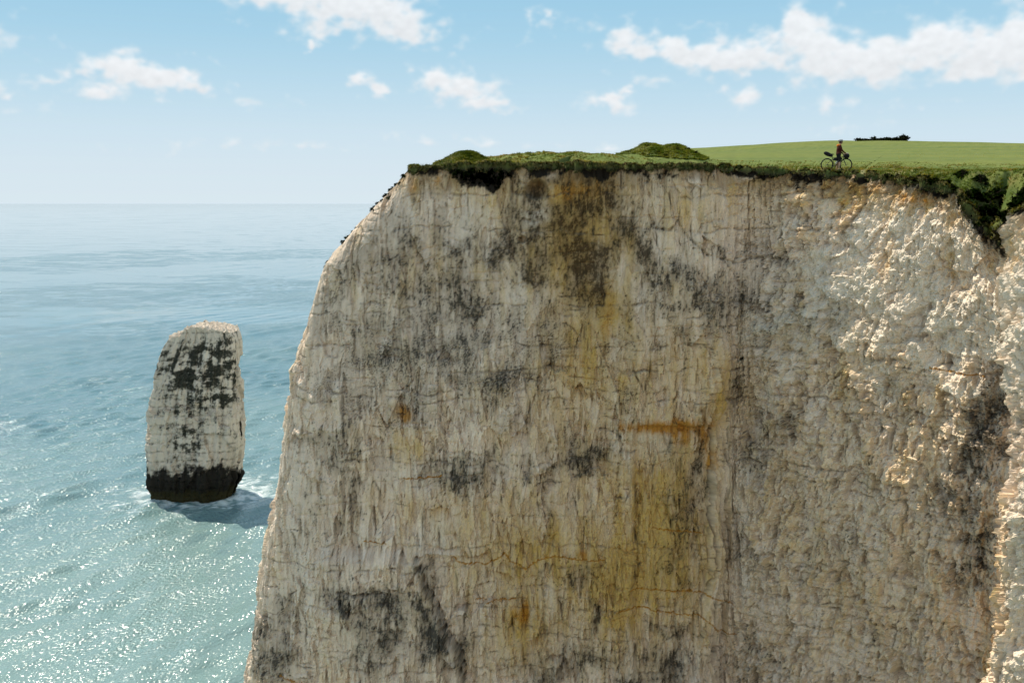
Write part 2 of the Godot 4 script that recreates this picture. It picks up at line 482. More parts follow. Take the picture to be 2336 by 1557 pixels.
# thin iron seams, as pixel paths
const SEAMS := [
	[[1035, 1270], [1060, 1288], [1090, 1284], [1110, 1292], [1135, 1276], [1152, 1262], [1165, 1280], [1185, 1286], [1200, 1300], [1230, 1278], [1270, 1266], [1300, 1272], [1340, 1275], [1380, 1280]],
	[[835, 1230], [850, 1232], [885, 1235]], [[1410, 1392], [1470, 1388], [1540, 1402], [1600, 1406], [1640, 1440], [1680, 1452]], [[1440, 1345], [1520, 1348], [1600, 1352], [1640, 1366], [1680, 1376]],
	[[640, 1538], [670, 1552], [700, 1556]], [[920, 1090], [980, 1088], [1010, 1086]], [[1085, 1370], [1130, 1374], [1180, 1366]], [[2120, 840], [2180, 850], [2250, 858]], [[1490, 1210], [1560, 1212], [1610, 1218]]]
# open cracks seen on the face, as pixel paths, depth in metres and half width in metres
const CRACKS := [
	[[[955, 1262], [966, 1325], [998, 1380], [1020, 1440], [1050, 1482], [1058, 1557]], .5, .14], [[[900, 560], [930, 640], [925, 720]], .15, .05], [[[1105, 470], [1085, 540], [1090, 600]], .2, .06], [[[1480, 490], [1500, 520], [1530, 522], [1545, 500]], .3, .1], [[[1545, 500], [1570, 540], [1610, 580], [1680, 600], [1740, 585]], .25, .1], [[[770, 1050], [900, 1046], [1010, 1052]], .12, .05], [[[700, 1480], [820, 1470], [940, 1480]], .12, .06], [[[1150, 1180], [1260, 1176], [1400, 1184]], .1, .05], [[[1240, 960], [1236, 1040], [1244, 1120]], .15, .06], [[[1500, 1240], [1496, 1330], [1506, 1420]], .2, .06],
	[[[1415, 990], [1418, 1030], [1410, 1080], [1414, 1140], [1400, 1200]], .35, .07], [[[1360, 980], [1400, 988], [1416, 1000]], .3, .08], [[[1630, 960], [1636, 1060], [1630, 1180], [1634, 1290], [1618, 1350]], .4, .12],
	[[[2316, 700], [2300, 780], [2306, 900], [2312, 1000], [2300, 1100], [2290, 1250], [2296, 1400], [2290, 1550]], .6, .2], [[[1245, 1340], [1240, 1400], [1250, 1450], [1250, 1500]], .3, .08], [[[945, 960], [950, 1010], [945, 1060]], .15, .05],
	[[[1010, 1090], [1012, 1130]], .3, .06], [[[1068, 1340], [1060, 1420], [1055, 1500], [1058, 1557]], .3, .08], [[[885, 1200], [886, 1260]], .1, .04], [[[1160, 1360], [1156, 1420], [1150, 1500]], .15, .05], [[[1690, 640], [1694, 720], [1690, 800], [1680, 880]], .25, .09],
	[[[775, 1338], [830, 1342], [880, 1340], [920, 1352]], .3, .1], [[[1700, 800], [1690, 900], [1660, 960]], .2, .08], [[[1080, 1290], [1090, 1330]], .1, .04], [[[2120, 862], [2180, 852], [2230, 850]], .2, .06], [[[1820, 1460], [1900, 1480], [1960, 1510]], .15, .05]]

const G_CELL := 0.2
var gW := 0
var gH := 190
var gDark := PackedFloat32Array()
var gOchre := PackedFloat32Array()
var gRust := PackedFloat32Array()
var gPale := PackedFloat32Array()
var gSoil := PackedFloat32Array()

func bake(list: Array) -> PackedFloat32Array:
	var g := PackedFloat32Array()
	g.resize(gW * gH)
	for b in list:
		var f := find(b[0], b[1])
		var ra: float = b[2] / f[2]
		var ry: float = b[3] / f[3]
		var c := cos(deg_to_rad(b[4]))
		var s := sin(deg_to_rad(b[4]))
		var reach := maxf(ra, ry) * 1.9
		var i0 := maxi(0, int((f[0] - reach - A_RIGHT) / G_CELL))
		var i1 := mini(gW - 1, int((f[0] + reach - A_RIGHT) / G_CELL))
		var j0 := maxi(0, int((f[1] - reach) / G_CELL))
		var j1 := mini(gH - 1, int((f[1] + reach) / G_CELL))
		for j in range(j0, j1 + 1):
			for i in range(i0, i1 + 1):
				var x := -(A_RIGHT + i * G_CELL - f[0])
				var y := j * G_CELL - f[1]
				var qx := (x * c + y * s) / ra
				var qy := (-x * s + y * c) / ry
				var v: float = b[5] * exp(-1.1 * (qx * qx + qy * qy))
				g[j * gW + i] = maxf(g[j * gW + i], v) + 0.3 * minf(g[j * gW + i], v)
	return g

func sample(g: PackedFloat32Array, a: float, y: float) -> float:
	var x := clampf((a - A_RIGHT) / G_CELL, 0.0, gW - 1.01)
	var v := clampf(y / G_CELL, 0.0, gH - 1.01)
	var i := int(x)
	var j := int(v)
	var k := j * gW + i
	var tx := x - i
	var ty := v - j
	return lerpf(lerpf(g[k], g[k + 1], tx), lerpf(g[k + gW], g[k + gW + 1], tx), ty)

var cliffV := PackedVector3Array()
var cliffRows := 0
var cliffLow := 0
func on_cliff(an: float, y: float) -> Vector3:
	var i := clampi(int((along(an, y) - A_RIGHT) / DA), 0, colN - 1)
	var j := clampi(cliffLow + int((y - 4.5) / (cT[i] - 4.5) * (cliffRows - 1 - cliffLow)), 0, cliffRows - 1)
	return cliffV[j * colN + i]
var edgeTop := PackedVector3Array()   # top edge of the rock, per fine column

func build_cliff() -> void:
	prepare_lookup()
	gW = int(colN * DA / G_CELL) + 2
	gDark = bake(DARK)
	gOchre = bake(OCHRE)
	gRust = bake(RUST)
	gPale = bake(PALE)
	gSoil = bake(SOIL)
	var low_rows := 10
	var rows := low_rows + 630
	var cols := colN
	var D := PackedFloat32Array()
	D.resize(cols * rows)
	var C := PackedColorArray()
	C.resize(cols * rows)
	var Y := PackedFloat32Array()
	Y.resize(cols * rows)

	var nBig := noise(0.16, 3, FastNoiseLite.TYPE_SIMPLEX_SMOOTH, 11)
	var nFl := noise(0.9, 3, FastNoiseLite.TYPE_SIMPLEX_SMOOTH, 12)
	var nBlock := cells(0.55, 13, FastNoiseLite.RETURN_CELL_VALUE, 0.25)
	var nBlock2 := cells(1.7, 14, FastNoiseLite.RETURN_CELL_VALUE, 0.07)
	var nRub := cells(1.1, 26, FastNoiseLite.RETURN_CELL_VALUE, 0.15)
	var nRub2 := cells(2.9, 27, FastNoiseLite.RETURN_CELL_VALUE, 0.06)
	var nFine := noise(2.4, 4, FastNoiseLite.TYPE_SIMPLEX_SMOOTH, 15)
	nFine.fractal_gain = 0.6
	var nLump := noise(0.45, 5, FastNoiseLite.TYPE_SIMPLEX_SMOOTH, 16)
	var nKnob := cells(1.5, 23, FastNoiseLite.RETURN_DISTANCE, 0.35)
	var nKnob2 := cells(3.4, 24, FastNoiseLite.RETURN_DISTANCE, 0.12)
	var nBlock3 := cells(4.2, 25, FastNoiseLite.RETURN_CELL_VALUE, 0.03)
	var nWarp := noise(0.45, 3, FastNoiseLite.TYPE_SIMPLEX_SMOOTH, 17)
	var nGrain := noise(2.6, 4, FastNoiseLite.TYPE_SIMPLEX, 18)
	nGrain.fractal_gain = 0.8
	var nStreak := noise(1.5, 3, FastNoiseLite.TYPE_SIMPLEX_SMOOTH, 19)
	var nBlot := noise(0.5, 5, FastNoiseLite.TYPE_SIMPLEX_SMOOTH, 28)
	nBlot.fractal_gain = 0.6
	var nTone := noise(0.3, 4, FastNoiseLite.TYPE_SIMPLEX_SMOOTH, 20)
	# recess under the rust band, the flake on its left, the gully hollow
	var r0 := find(1450, 972)
	var r1 := find(1626, 972)
	var r2 := find(1540, 1500)
	var flake := []
	for p in [[957, 1262], [968, 1325], [1000, 1380], [1022, 1440], [1052, 1482], [1060, 1557], [1064, 1640]]:
		flake.append(find(p[0], p[1]))
	var hole1 := find(1225, 432)
	var hole2 := find(1192, 546)
	var hole3 := find(950, 445)
	var flakeTopA := find(780, 1330)
	var ribA := find(2325, 1000)[0]

	var white := RandomNumberGenerator.new()
	white.seed = 99
	for j in rows:
		for i in cols:
			var k := j * cols + i
			var top := cT[i]
			var y := lerpf(SEA_LOW, 4.5, j / float(low_rows)) if j < low_rows else lerpf(4.5, top, (j - low_rows) / float(rows - 1 - low_rows))
			Y[k] = y
			var a := upright(i, y)
			var wall := smooth(0.0, -2.5, a)
			# the crumbling upper slope of the right-hand wall
			var w1 := nWarp.get_noise_2d(a, y)
			var w2 := nWarp.get_noise_2d(a + 70.0, y)
			var crumble := smooth(23.5, 27.5, y + w1 * 5.0) * smooth(-2.0, -6.0, a + 0.55 * (y - 29.0) + w2 * 4.0)
			crumble = maxf(crumble, smooth(ribA + 0.5, ribA - 0.3, a + 0.3 * w1) * 0.8)
			var big := nBig.get_noise_2d(a, y * 0.55)
			var fl := nFl.get_noise_2d(a, y * 0.10)
			var b1 := nBlock.get_noise_2d(a * 1.5, y * 0.55)
			var b2 := nBlock2.get_noise_2d(a * 1.5, y * lerpf(0.38, 0.8, wall))
			var b3 := nBlock3.get_noise_2d(a * 1.5, y * lerpf(0.30, 0.75, wall))
			var fine := nFine.get_noise_2d(a * 1.2, y * lerpf(0.35, 0.7, wall))
			var lump := nLump.get_noise_2d(a * 1.1, y * 0.8)
			var knob := 0.0
			if crumble > 0.0:
				knob = -0.15 * nKnob.get_noise_2d(a, y) - 0.14 * nKnob2.get_noise_2d(a, y) + 1.0 * nRub.get_noise_2d(a * 0.8, y * 0.9) + 0.5 * nRub2.get_noise_2d(a, y * 1.2)
			var smoothness := smooth(0.1, 0.5, nTone.get_noise_2d(a + 31.0, y * 0.8))
			var bold := lerpf(1.0, 0.45, smooth(22.0, 28.0, y + 4.0 * w1) * (1.0 - wall))
			var d := 0.55 * big + 0.10 * fl * (1.0 - crumble) * bold
			d += bold * (1.0 - crumble) * (1.0 - 0.6 * smoothness) * ((0.16 + 0.30 * smooth(-0.1, 0.5, w2)) * b1 + (0.15 + 0.09 * wall) * b2 + (0.10 + 0.04 * wall) * b3) + 0.07 * fine
			d += crumble * (0.45 * lump + 0.165 * knob + 0.12 * fine + 0.06 * b3)
			# bedding: level joints, closer and opener on the right-hand wall
			var yb := y / 0.62 + w1 * 0.5 + 0.35 * big
			var fr := yb - floorf(yb)
			var sel := sin(floorf(yb) * 12.9898) * 43758.5453
			sel -= floorf(sel)
			var open := smooth(0.0, 0.35, w2 + 0.25 * wall + 0.45 * sel - 0.1) * (1.0 - 0.6 * crumble)
			d -= open * (0.09 + 0.05 * wall) * exp(-pow((fr - 0.5) * (9.0 - 2.0 * wall), 2.0))
			d += wall * (1.0 - crumble) * 0.10 * (fr - 0.5) * open
			# recess below the rust band
			var rin := smooth(r0[0] + 0.25, r0[0] - 0.15, a) * smooth(r1[0] - 0.5, r1[0] + 0.1, a) * smooth(r0[1] + 0.12, r0[1] - 0.12, y + 0.08 * fine) * smooth(r2[1] - 2.0, r2[1] + 3.0, y)
			d -= 0.32 * rin
			# flake whose right-hand edge stands proud
			if y < flake[0][1] + 0.5 and a > flake[6][0] - 1.0 and a < flake[0][0] + 12.0:
				var ea: float = flake[6][0]
				for n in 6:
					if y <= flake[n][1] and y >= flake[n + 1][1]:
						ea = lerpf(flake[n][0], flake[n + 1][0], (flake[n][1] - y) / (flake[n][1] - flake[n + 1][1]))
				d += 0.75 * smooth(ea - 0.06, ea + 0.06, a + 0.2 * fine) * smooth(flake[0][1] + 0.4, flake[0][1] - 0.5, y + 0.15 * fl) * smooth(flakeTopA[0] + 4.0, flakeTopA[0] - 1.0, a)
			for hl in [[hole1, 0.55, 0.5, 0.7], [hole2, 0.22, 0.2, 0.4], [hole3, 0.24, 0.45, 0.25]]:
				var hx: float = (a - hl[0][0]) / hl[1]
				var hy: float = (y - hl[0][1]) / hl[2]
				var hh := hx * hx + hy * hy
				if hh < 4.0:
					d -= hl[3] * smooth(1.6, 0.4, hh)
			# ragged top under the turf
			d -= 0.25 * smooth(top - 1.2, top, y) * (0.5 + fl)
			if cU[i] > NOSE_COLUMN - 3.0:
				d *= lerpf(1.0, 0.75, smooth(NOSE_COLUMN - 3.0, NOSE_COLUMN - 1.0, cU[i]))
			D[k] = d

			# ---- what the surface is made of
			var sa := a + 0.9 * w1 + 0.12 * fine
			var sy := y + 0.8 * w2 + 0.2 * fl
			var grain := nGrain.get_noise_2d(a * 1.15, y * lerpf(0.40, 0.58, smooth(21.0, 28.0, y + 5.0 * w1)))
			var streak := nStreak.get_noise_2d(a * 1.3, y * 0.17)
			var tone := nTone.get_noise_2d(a, y * 0.7)
			var run := nStreak.get_noise_2d(a * 0.8 + 200.0, y * 0.06)
			var blot := nBlot.get_noise_2d(a + 0.25 * y, y * 0.75)
			var dk := 1.1 * sample(gDark, sa, sy) * clampf(1.0 + 1.15 * blot + 0.3 * streak, 0.25, 1.5)
			var oc := sample(gOchre, sa, sy)
			var ru := sample(gRust, a + 0.25 * w1 + 0.05 * fine, y + 0.2 * w2)
			var pa := sample(gPale, sa, sy)
			var spark := white.randf() - 0.5
			var r := 0.70 + 0.07 * tone + 0.08 * b2 + 0.07 * b3 + 0.15 * spark + 0.10 * grain
			var g := 0.566 + 0.06 * tone + 0.07 * b2 + 0.06 * b3 + 0.125 * spark + 0.085 * grain
			var b := 0.44 + 0.05 * tone + 0.055 * b2 + 0.05 * b3 + 0.095 * spark + 0.065 * grain
			# ochre clay film, with single blocks more stained than their neighbours
			var o := clampf(oc * 1.05 + 0.30 * run + 0.16 * streak + 0.22 * tone - 0.08 + 0.16 * grain + 0.22 * maxf(0.0, b2 * 2.0 - 0.6) + 0.16 * wall * b3, 0.0, 1.0)
			r = lerpf(r, 0.52 + 0.12 * spark + 0.08 * grain, o); g = lerpf(g, 0.34 + 0.09 * spark + 0.06 * grain, o); b = lerpf(b, 0.115, o)
			# bare grey-white chalk
			var p2 := clampf(pa * 0.9 + 0.25 * streak + 0.12 * grain - 0.1, 0.0, 0.85)
			r = lerpf(r, 0.71 + 0.10 * spark, p2); g = lerpf(g, 0.62 + 0.10 * spark, p2); b = lerpf(b, 0.52 + 0.08 * spark, p2)
			if crumble > 0.0:
				var cf := crumble * clampf(0.7 + 0.5 * lump + 0.3 * knob - 0.5 * oc, 0.0, 1.0)
				r = lerpf(r, 0.68, cf); g = lerpf(g, 0.595, cf); b = lerpf(b, 0.475, cf)
			# rust
			var rr := clampf(ru * 1.1 + (0.7 * streak + 0.5 * run + 0.5 * grain) * minf(1.0, ru * 2.0) - 0.1, 0.0, 0.95)
			r = lerpf(r, 0.44, rr); g = lerpf(g, 0.20, rr); b = lerpf(b, 0.03, rr)
			# dark lichen and algae, and painted shade of hollows: specks that crowd into patches
			var warm := clampf(oc * 0.9, 0.0, 1.0)
			var film := clampf(dk * 0.9 + 0.45 * grain + 0.12 * run + 0.25 * spark - 0.08, 0.0, 0.78) * minf(1.0, dk * 2.5)
			r = lerpf(r, lerpf(0.20, 0.17, warm), film); g = lerpf(g, lerpf(0.162, 0.105, warm), film); b = lerpf(b, lerpf(0.118, 0.042, warm), film)
			var speck := dk * 0.78 + 1.15 * grain + 0.15 * streak + 0.12 * run + 0.35 * blot + 0.55 * spark - (0.72 + 0.14 * crumble)
			var dd := smooth(0.0, 0.40, speck) * 0.90
			r = lerpf(r, lerpf(0.060, 0.070, warm), dd); g = lerpf(g, lerpf(0.054, 0.042, warm), dd); b = lerpf(b, lerpf(0.046, 0.018, warm), dd)
			# flint bands along some of the beds
			var flint := exp(-pow((fr - 0.5) * 10.0, 2.0)) * smooth(0.50, 0.72, sel) * smooth(-0.2, 0.35, fine + 0.6 * w2) * (1.0 - 0.7 * crumble)
			r = lerpf(r, 0.13, flint * 0.55); g = lerpf(g, 0.11, flint * 0.55); b = lerpf(b, 0.085, flint * 0.55)
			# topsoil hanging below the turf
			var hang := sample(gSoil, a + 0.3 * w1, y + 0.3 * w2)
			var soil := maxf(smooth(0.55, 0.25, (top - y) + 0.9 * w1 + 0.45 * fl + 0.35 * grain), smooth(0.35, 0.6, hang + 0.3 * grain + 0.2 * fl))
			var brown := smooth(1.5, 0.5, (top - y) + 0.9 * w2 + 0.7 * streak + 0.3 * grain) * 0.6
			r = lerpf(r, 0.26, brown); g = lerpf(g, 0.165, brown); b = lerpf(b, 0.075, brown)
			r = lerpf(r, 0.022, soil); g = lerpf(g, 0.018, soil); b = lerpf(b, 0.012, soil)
			# wet algae near the sea
			var wet := smooth(3.2, 1.6, y + w1 * 1.5 + grain)
			r = lerpf(r, 0.03, wet); g = lerpf(g, 0.03, wet); b = lerpf(b, 0.02, wet)
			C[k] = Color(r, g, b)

	# ---- cracks: those the photograph shows and the many small ones of the jointed chalk
	var row_of := func(i: int, y: float) -> float:
		return low_rows + (y - 4.5) / (cT[i] - 4.5) * (rows - 1 - low_rows)
	var carve := func(a: float, y: float, depth: float, half: float, darken: float) -> void:
		var fi: float = (along(a, y) - A_RIGHT) / DA
		var n := int(ceilf(half / DA)) + 1
		for ii in range(maxi(0, int(fi) - n), mini(cols - 1, int(fi) + n + 1)):
			var fj: float = row_of.call(ii, y)
			for jj in range(maxi(low_rows, int(fj) - n), mini(rows - 1, int(fj) + n + 1)):
				var q := Vector2(ii - fi, jj - fj).length() * DA / half
				if q < 1.0:
					var kk := jj * cols + ii
					var w := (1.0 - q)
					D[kk] = D[kk] - depth * w * 0.5
					if darken > 0.0:
						C[kk] = C[kk].lerp(Color(0.10, 0.085, 0.06), darken * w)  # colour darkens towards the middle of the crack
	for c in CRACKS:
		var pts := []
		for p in c[0]:
			pts.append(find(p[0], p[1]))
		for n in pts.size() - 1:
			var p0 := Vector2(pts[n][0], pts[n][1])
			var p1 := Vector2(pts[n + 1][0], pts[n + 1][1])
			var steps := int(p0.distance_to(p1) / 0.05) + 1
			for s in steps:
				var p := p0.lerp(p1, s / float(steps))
				var jit := nFl.get_noise_2d(p.x * 2.0 + 40.0, p.y * 2.0) * 0.18
				carve.call(p.x + jit, p.y + jit * 0.5, c[1] * 0.5, c[2] * (1.0 + 1.5 * nFine.get_noise_2d(p.x, p.y * 3.0)), 0.25)
	for n in 1600:
		var a := rng.randf_range(-20.0, 29.0)
		var y := rng.randf_range(5.0, 35.0)
		var wall := a < -1.0
		if a < -5.0 and y > 27.0: continue
		if nTone.get_noise_2d(a + 31.0, y * 0.8) > 0.35 and rng.randf() < 0.7: continue
		var level := rng.randf() < (0.45 if wall else 0.16)
		var ang := rng.randfn(0.0, 0.07) if level else PI / 2 + rng.randfn(0.0, 0.06)
		var bend := rng.randfn(0.0, 0.004)
		var length := rng.randf_range(0.3, 1.6) * (1.3 if not level else 1.0)
		var depth := rng.randf_range(0.04, 0.24)
		var half := rng.randf_range(0.045, 0.075)
		var st := rng.randf_range(0.1, 0.7)
		var steps := int(length / 0.05)
		for s in steps:
			ang += bend + (rng.randfn(0.0, 0.3) if rng.randf() < 0.05 else 0.0)
			if rng.randf() < 0.08: ang = lerpf(ang, 0.0 if level else PI / 2, 0.8)
			a += cos(ang) * 0.05
			y += sin(ang) * 0.05
			var taper := sin(PI * (s + 0.5) / steps)
			carve.call(a, y, depth * taper, half, st * taper)
	# iron seams
	for sm in SEAMS:
		for n in sm.size() - 1:
			var q0 := find(sm[n][0], sm[n][1])
			var q1 := find(sm[n + 1][0], sm[n + 1][1])
			var p0 := Vector2(q0[0], q0[1])
			var p1 := Vector2(q1[0], q1[1])
			var steps := int(p0.distance_to(p1) / 0.04) + 1
			for s in steps:
				var p := p0.lerp(p1, s / float(steps))
				p += Vector2(1, 1) * 0.08 * nFine.get_noise_2d(p.x * 1.5, p.y * 1.5)
				var i := int((along(p.x, p.y) - A_RIGHT) / DA)
				var j := int(row_of.call(i, p.y))
				var wdt := 1 if nFl.get_noise_2d(p.x * 3.0, p.y * 3.0) < 0.25 else 2
				for jj in range(j, j + wdt):
					for ii in range(i, i + 2):
						if jj > 0 and jj < rows and ii > 0 and ii < cols:
							C[jj * cols + ii] = C[jj * cols + ii].lerp(Color(0.40, 0.19, 0.03), 0.75)
							D[jj * cols + ii] -= 0.02

	# ---- positions
	var V := PackedVector3Array()
	V.resize(cols * rows)
	for j in rows:
		for i in cols:
			var k := j * cols + i
			var p := base_at(i, Y[k])
			p.x += cNX[i] * D[k]
			p.z += cNZ[i] * D[k]
			V[k] = p
	cliffV = V
	cliffRows = rows
	cliffLow = low_rows
	edgeTop = V.slice((rows - 1) * cols, rows * cols)
	var flip := (V[1] - V[0]).cross(V[cols] - V[0]).dot(Vector3(cNX[0], 0, cNZ[0])) < 0.0
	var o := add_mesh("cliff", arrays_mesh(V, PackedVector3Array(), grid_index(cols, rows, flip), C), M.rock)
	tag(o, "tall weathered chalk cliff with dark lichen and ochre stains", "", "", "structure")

# ------------------------------------------------------------------ turf, field and hill
func gauss(x: float, z: float, cx: float, cz: float, rx: float, rz: float) -> float:
	return exp(-((x - cx) * (x - cx) / (rx * rx) + (z - cz) * (z - cz) / (rz * rz)))

var nHum := noise(0.35, 4, FastNoiseLite.TYPE_SIMPLEX_SMOOTH, 51)
var nRoll := noise(0.02, 2, FastNoiseLite.TYPE_SIMPLEX_SMOOTH, 52)

func land_height(x: float, z: float) -> float:
	var d := -z
	var h := 34.0 + 1.75
	var e := d - 57.0
	if e < 0.0:
		h += e * 0.03
	else:
		# rises evenly, rounds over towards the crest
		h += 0.067 * minf(e, 230.0)
		if e > 230.0:
			var q := e - 230.0
			h += 0.067 * q - 0.067 * q * q / 230.0
	var far := smooth(90.0, 330.0, d)
	if x > 103.0:
		h -= far * 3.6 * pow((x - 103.0) / 69.0, 2.0)
	else:
		h -= far * 1.6 * pow((103.0 - x) / 40.0, 2.0)
	h += far * 0.5 * nRoll.get_noise_2d(x, z)
	# rough clifftop band: hummocks, a ridge and two overgrown mounds
	var near := 1.0 - smooth(72.0, 90.0, d)
	h += near * 0.16 * nHum.get_noise_2d(x, z)
	h += 0.85 * gauss(x, z, -3.0, -64.0, 1.5, 2.0)
	h += 0.75 * gauss(x, z, 2.0, -69.0, 5.5, 4.0)
	h += 0.35 * gauss(x, z, 6.5, -68.0, 3.0, 3.0)
	var mx := (x - 10.75) / 3.0
	var mz := (z + 72.5) / 3.0
	h += 1.32 * exp(-0.95 * pow(mx * mx + mz * mz, 1.25)) * (0.95 + 0.18 * nHum.get_noise_2d(x * 1.6, z * 1.6))
	return h

var landV := PackedVector3Array()
var landCols := 0
var landRows := 0
var landD := PackedFloat32Array()

func build_land() -> void:
	# columns: two coarse ones off to the right, then every second fine column of the cliff edge up to the nose
	var A := PackedVector3Array()
	var B := PackedVector2Array()
	for u in [0.0, 0.5, 1.0, 1.4, 1.8, 2.1, 2.4, 2.6]:
		A.append(Vector3(catmull(KX, u) + catmull(KL, u), catmull(KT, u), catmull(KZ, u) + catmull(KM, u)))
		B.append(Vector2(catmull(KBX, u), catmull(KBZ, u)))
	for i in range(0, colN, 2):
		if cU[i] > NOSE_COLUMN: break
		A.append(edgeTop[i])
		B.append(Vector2(catmull(KBX, cU[i]), catmull(KBZ, cU[i])))
	var cols := A.size()
	var dist := PackedFloat32Array([-0.22, -0.16, 0.0])
	var step := 0.10
	while dist[dist.size() - 1] < 420.0:
		dist.append(dist[dist.size() - 1] + step)
		step *= 1.036
	var rows := dist.size()
	landCols = cols
	landRows = rows
	var V := PackedVector3Array()
	var C := PackedColorArray()
	V.resize(cols * rows)
	C.resize(cols * rows)
	var nCol := noise(0.5, 4, FastNoiseLite.TYPE_SIMPLEX_SMOOTH, 61)
	var nPatch := noise(0.06, 4, FastNoiseLite.TYPE_SIMPLEX_SMOOTH, 62)
	var nLip := noise(1.3, 3, FastNoiseLite.TYPE_SIMPLEX_SMOOTH, 63)
	var total := dist[rows - 1]
	for i in cols:
		var a := Vector2(A[i].x, A[i].z)
		var b := B[i]
		var span := a.distance_to(b)
		var dir := (b - a) / maxf(span, 0.01)
		for j in rows:
			var k := j * cols + i
			var d := dist[j]
			# short columns near the nose share their rows out over what land there is
			if d > 0.0:
				d = d * span / total if span < 60.0 else (d if d < 20.0 else 20.0 + (d - 20.0) * (span - 20.0) / (total - 20.0))
			var lip := 0.34 * nLip.get_noise_2d(a.x * 0.7, a.y * 0.7)
			var x := a.x + dir.x * d
			var z := a.y + dir.y * d
			if d <= 0.0:
				x = a.x + dir.x * (d - lip * 0.5); z = a.y + dir.y * (d - lip * 0.5)
			var y := A[i].y
			if j == 0:
				y -= 0.22 + lip
			elif j == 1:
				y += 0.02 + lip * 0.6
			else:
				var slope := smooth(0.0, 2.4 + 1.6 * smooth(35.0, 33.0, A[i].y), d)
				y = lerpf(y + 0.10 + lip * 0.6, land_height(x, z), slope)
			V[k] = Vector3(x, y, z)
			# grass colours
			var n := nCol.get_noise_2d(x, z)
			var pt := nPatch.get_noise_2d(x, z)
			var band := nPatch.get_noise_2d(x * 0.25 + 400.0, z * 0.8)
			var fleck := nCol.get_noise_2d(x * 1.5, z * 0.5 + 30.0)
			var rough := 1.0 - smooth(4.0, 14.0, d + 6.0 * pt)
			var c := Color(0.118 + 0.05 * band + 0.045 * fleck, 0.146 + 0.03 * band + 0.045 * fleck, 0.037 + 0.012 * fleck)
			c = c.lerp(Color(0.150, 0.165, 0.060), clampf(0.5 + n, 0.0, 1.0) * 0.5)
			c = c.lerp(Color(0.13, 0.125, 0.04), rough * clampf(0.45 + 1.2 * n, 0.0, 1.0))
			c = c.lerp(Color(0.045, 0.075, 0.018), rough * clampf(1.3 * nCol.get_noise_2d(x + 50.0, z) + 0.1, 0.0, 1.0))
			# trodden path
			var pc := -60.2 - 0.28 * (x - 9.0) if x < 14.0 else -61.6 + 0.69 * (x - 14.0)
			var path := exp(-pow((z - pc + 0.6 * n) / 0.75, 2.0)) * smooth(4.0, 7.5, x + n) * smooth(26.0, 20.0, x)
			path = maxf(path, 0.8 * exp(-pow((d - 0.8 + n * 0.5) / 0.5, 2.0)) * smooth(0.05, 0.35, nPatch.get_noise_2d(x * 4.0, 3.0)))
			c = c.lerp(Color(0.36, 0.29, 0.17), clampf(path * (0.8 + n), 0.0, 0.9))
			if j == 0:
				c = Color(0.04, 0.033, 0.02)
			C[k] = c
	landV = V
	landD = dist
	var flip := (V[10 * cols + 400] - V[9 * cols + 400]).cross(V[9 * cols + 401] - V[9 * cols + 400]).y > 0.0
	var N := grid_normals(V, cols, rows, flip)
	var o := add_mesh("field", arrays_mesh(V, N, grid_index(cols, rows, flip), C), M.ground)
	tag(o, "green field and rough turf on top of the cliff", "", "", "structure")

# ------------------------------------------------------------------ the side of the headland turned away from the photograph
func build_back_cliff() -> void:
	var pts := PackedVector2Array()
	for k in range(NOSE_COLUMN + 1, 14, -1):
		pts.append(Vector2(KBX[k], KBZ[k]))
	pts.append_array(PackedVector2Array([Vector2(92, -445), Vector2(160, -455), Vector2(270, -450), Vector2(400, -300), Vector2(420, 60)]))
	var V := PackedVector3Array()
	var C := PackedColorArray()
	var cols := 0
	var rows := 26
	var line := PackedVector2Array()
	for n in pts.size() - 1:
		var steps := clampi(int(pts[n].distance_to(pts[n + 1]) / 1.2), 1, 90)
		for s in steps:
			line.append(pts[n].lerp(pts[n + 1], s / float(steps)))
	line.append(pts[pts.size() - 1])
	cols = line.size()
	var nn := noise(0.12, 4, FastNoiseLite.TYPE_SIMPLEX_SMOOTH, 71)
	for j in rows:
		for i in cols:
			var t := (line[mini(i + 1, cols - 1)] - line[maxi(i - 1, 0)]).normalized()
			var out := Vector2(t.y, -t.x)
			var top := land_height(line[i].x, line[i].y) - 0.15
			var y := lerpf(SEA_LOW, top, j / float(rows - 1))
			var off := (1.0 - j / float(rows - 1)) * 5.0 + 1.5 * nn.get_noise_3d(line[i].x, y, line[i].y) * sin(PI * j / float(rows - 1))
			V.append(Vector3(line[i].x + out.x * off, y, line[i].y + out.y * off))
			var n := nn.get_noise_3d(line[i].x * 3.0, y * 3.0, line[i].y * 3.0)
			C.append(Color(0.62 + 0.1 * n, 0.58 + 0.1 * n, 0.50 + 0.1 * n))
	var flip := (V[1] - V[0]).cross(V[cols] - V[0]).dot(Vector3(-1, 0, -0.3)) < 0.0
	var o := add_mesh("cliff_far_side", arrays_mesh(V, grid_normals(V, cols, rows, flip), grid_index(cols, rows, flip), C), M.rock)
	tag(o, "white chalk cliff on the far side of the headland", "", "", "structure")

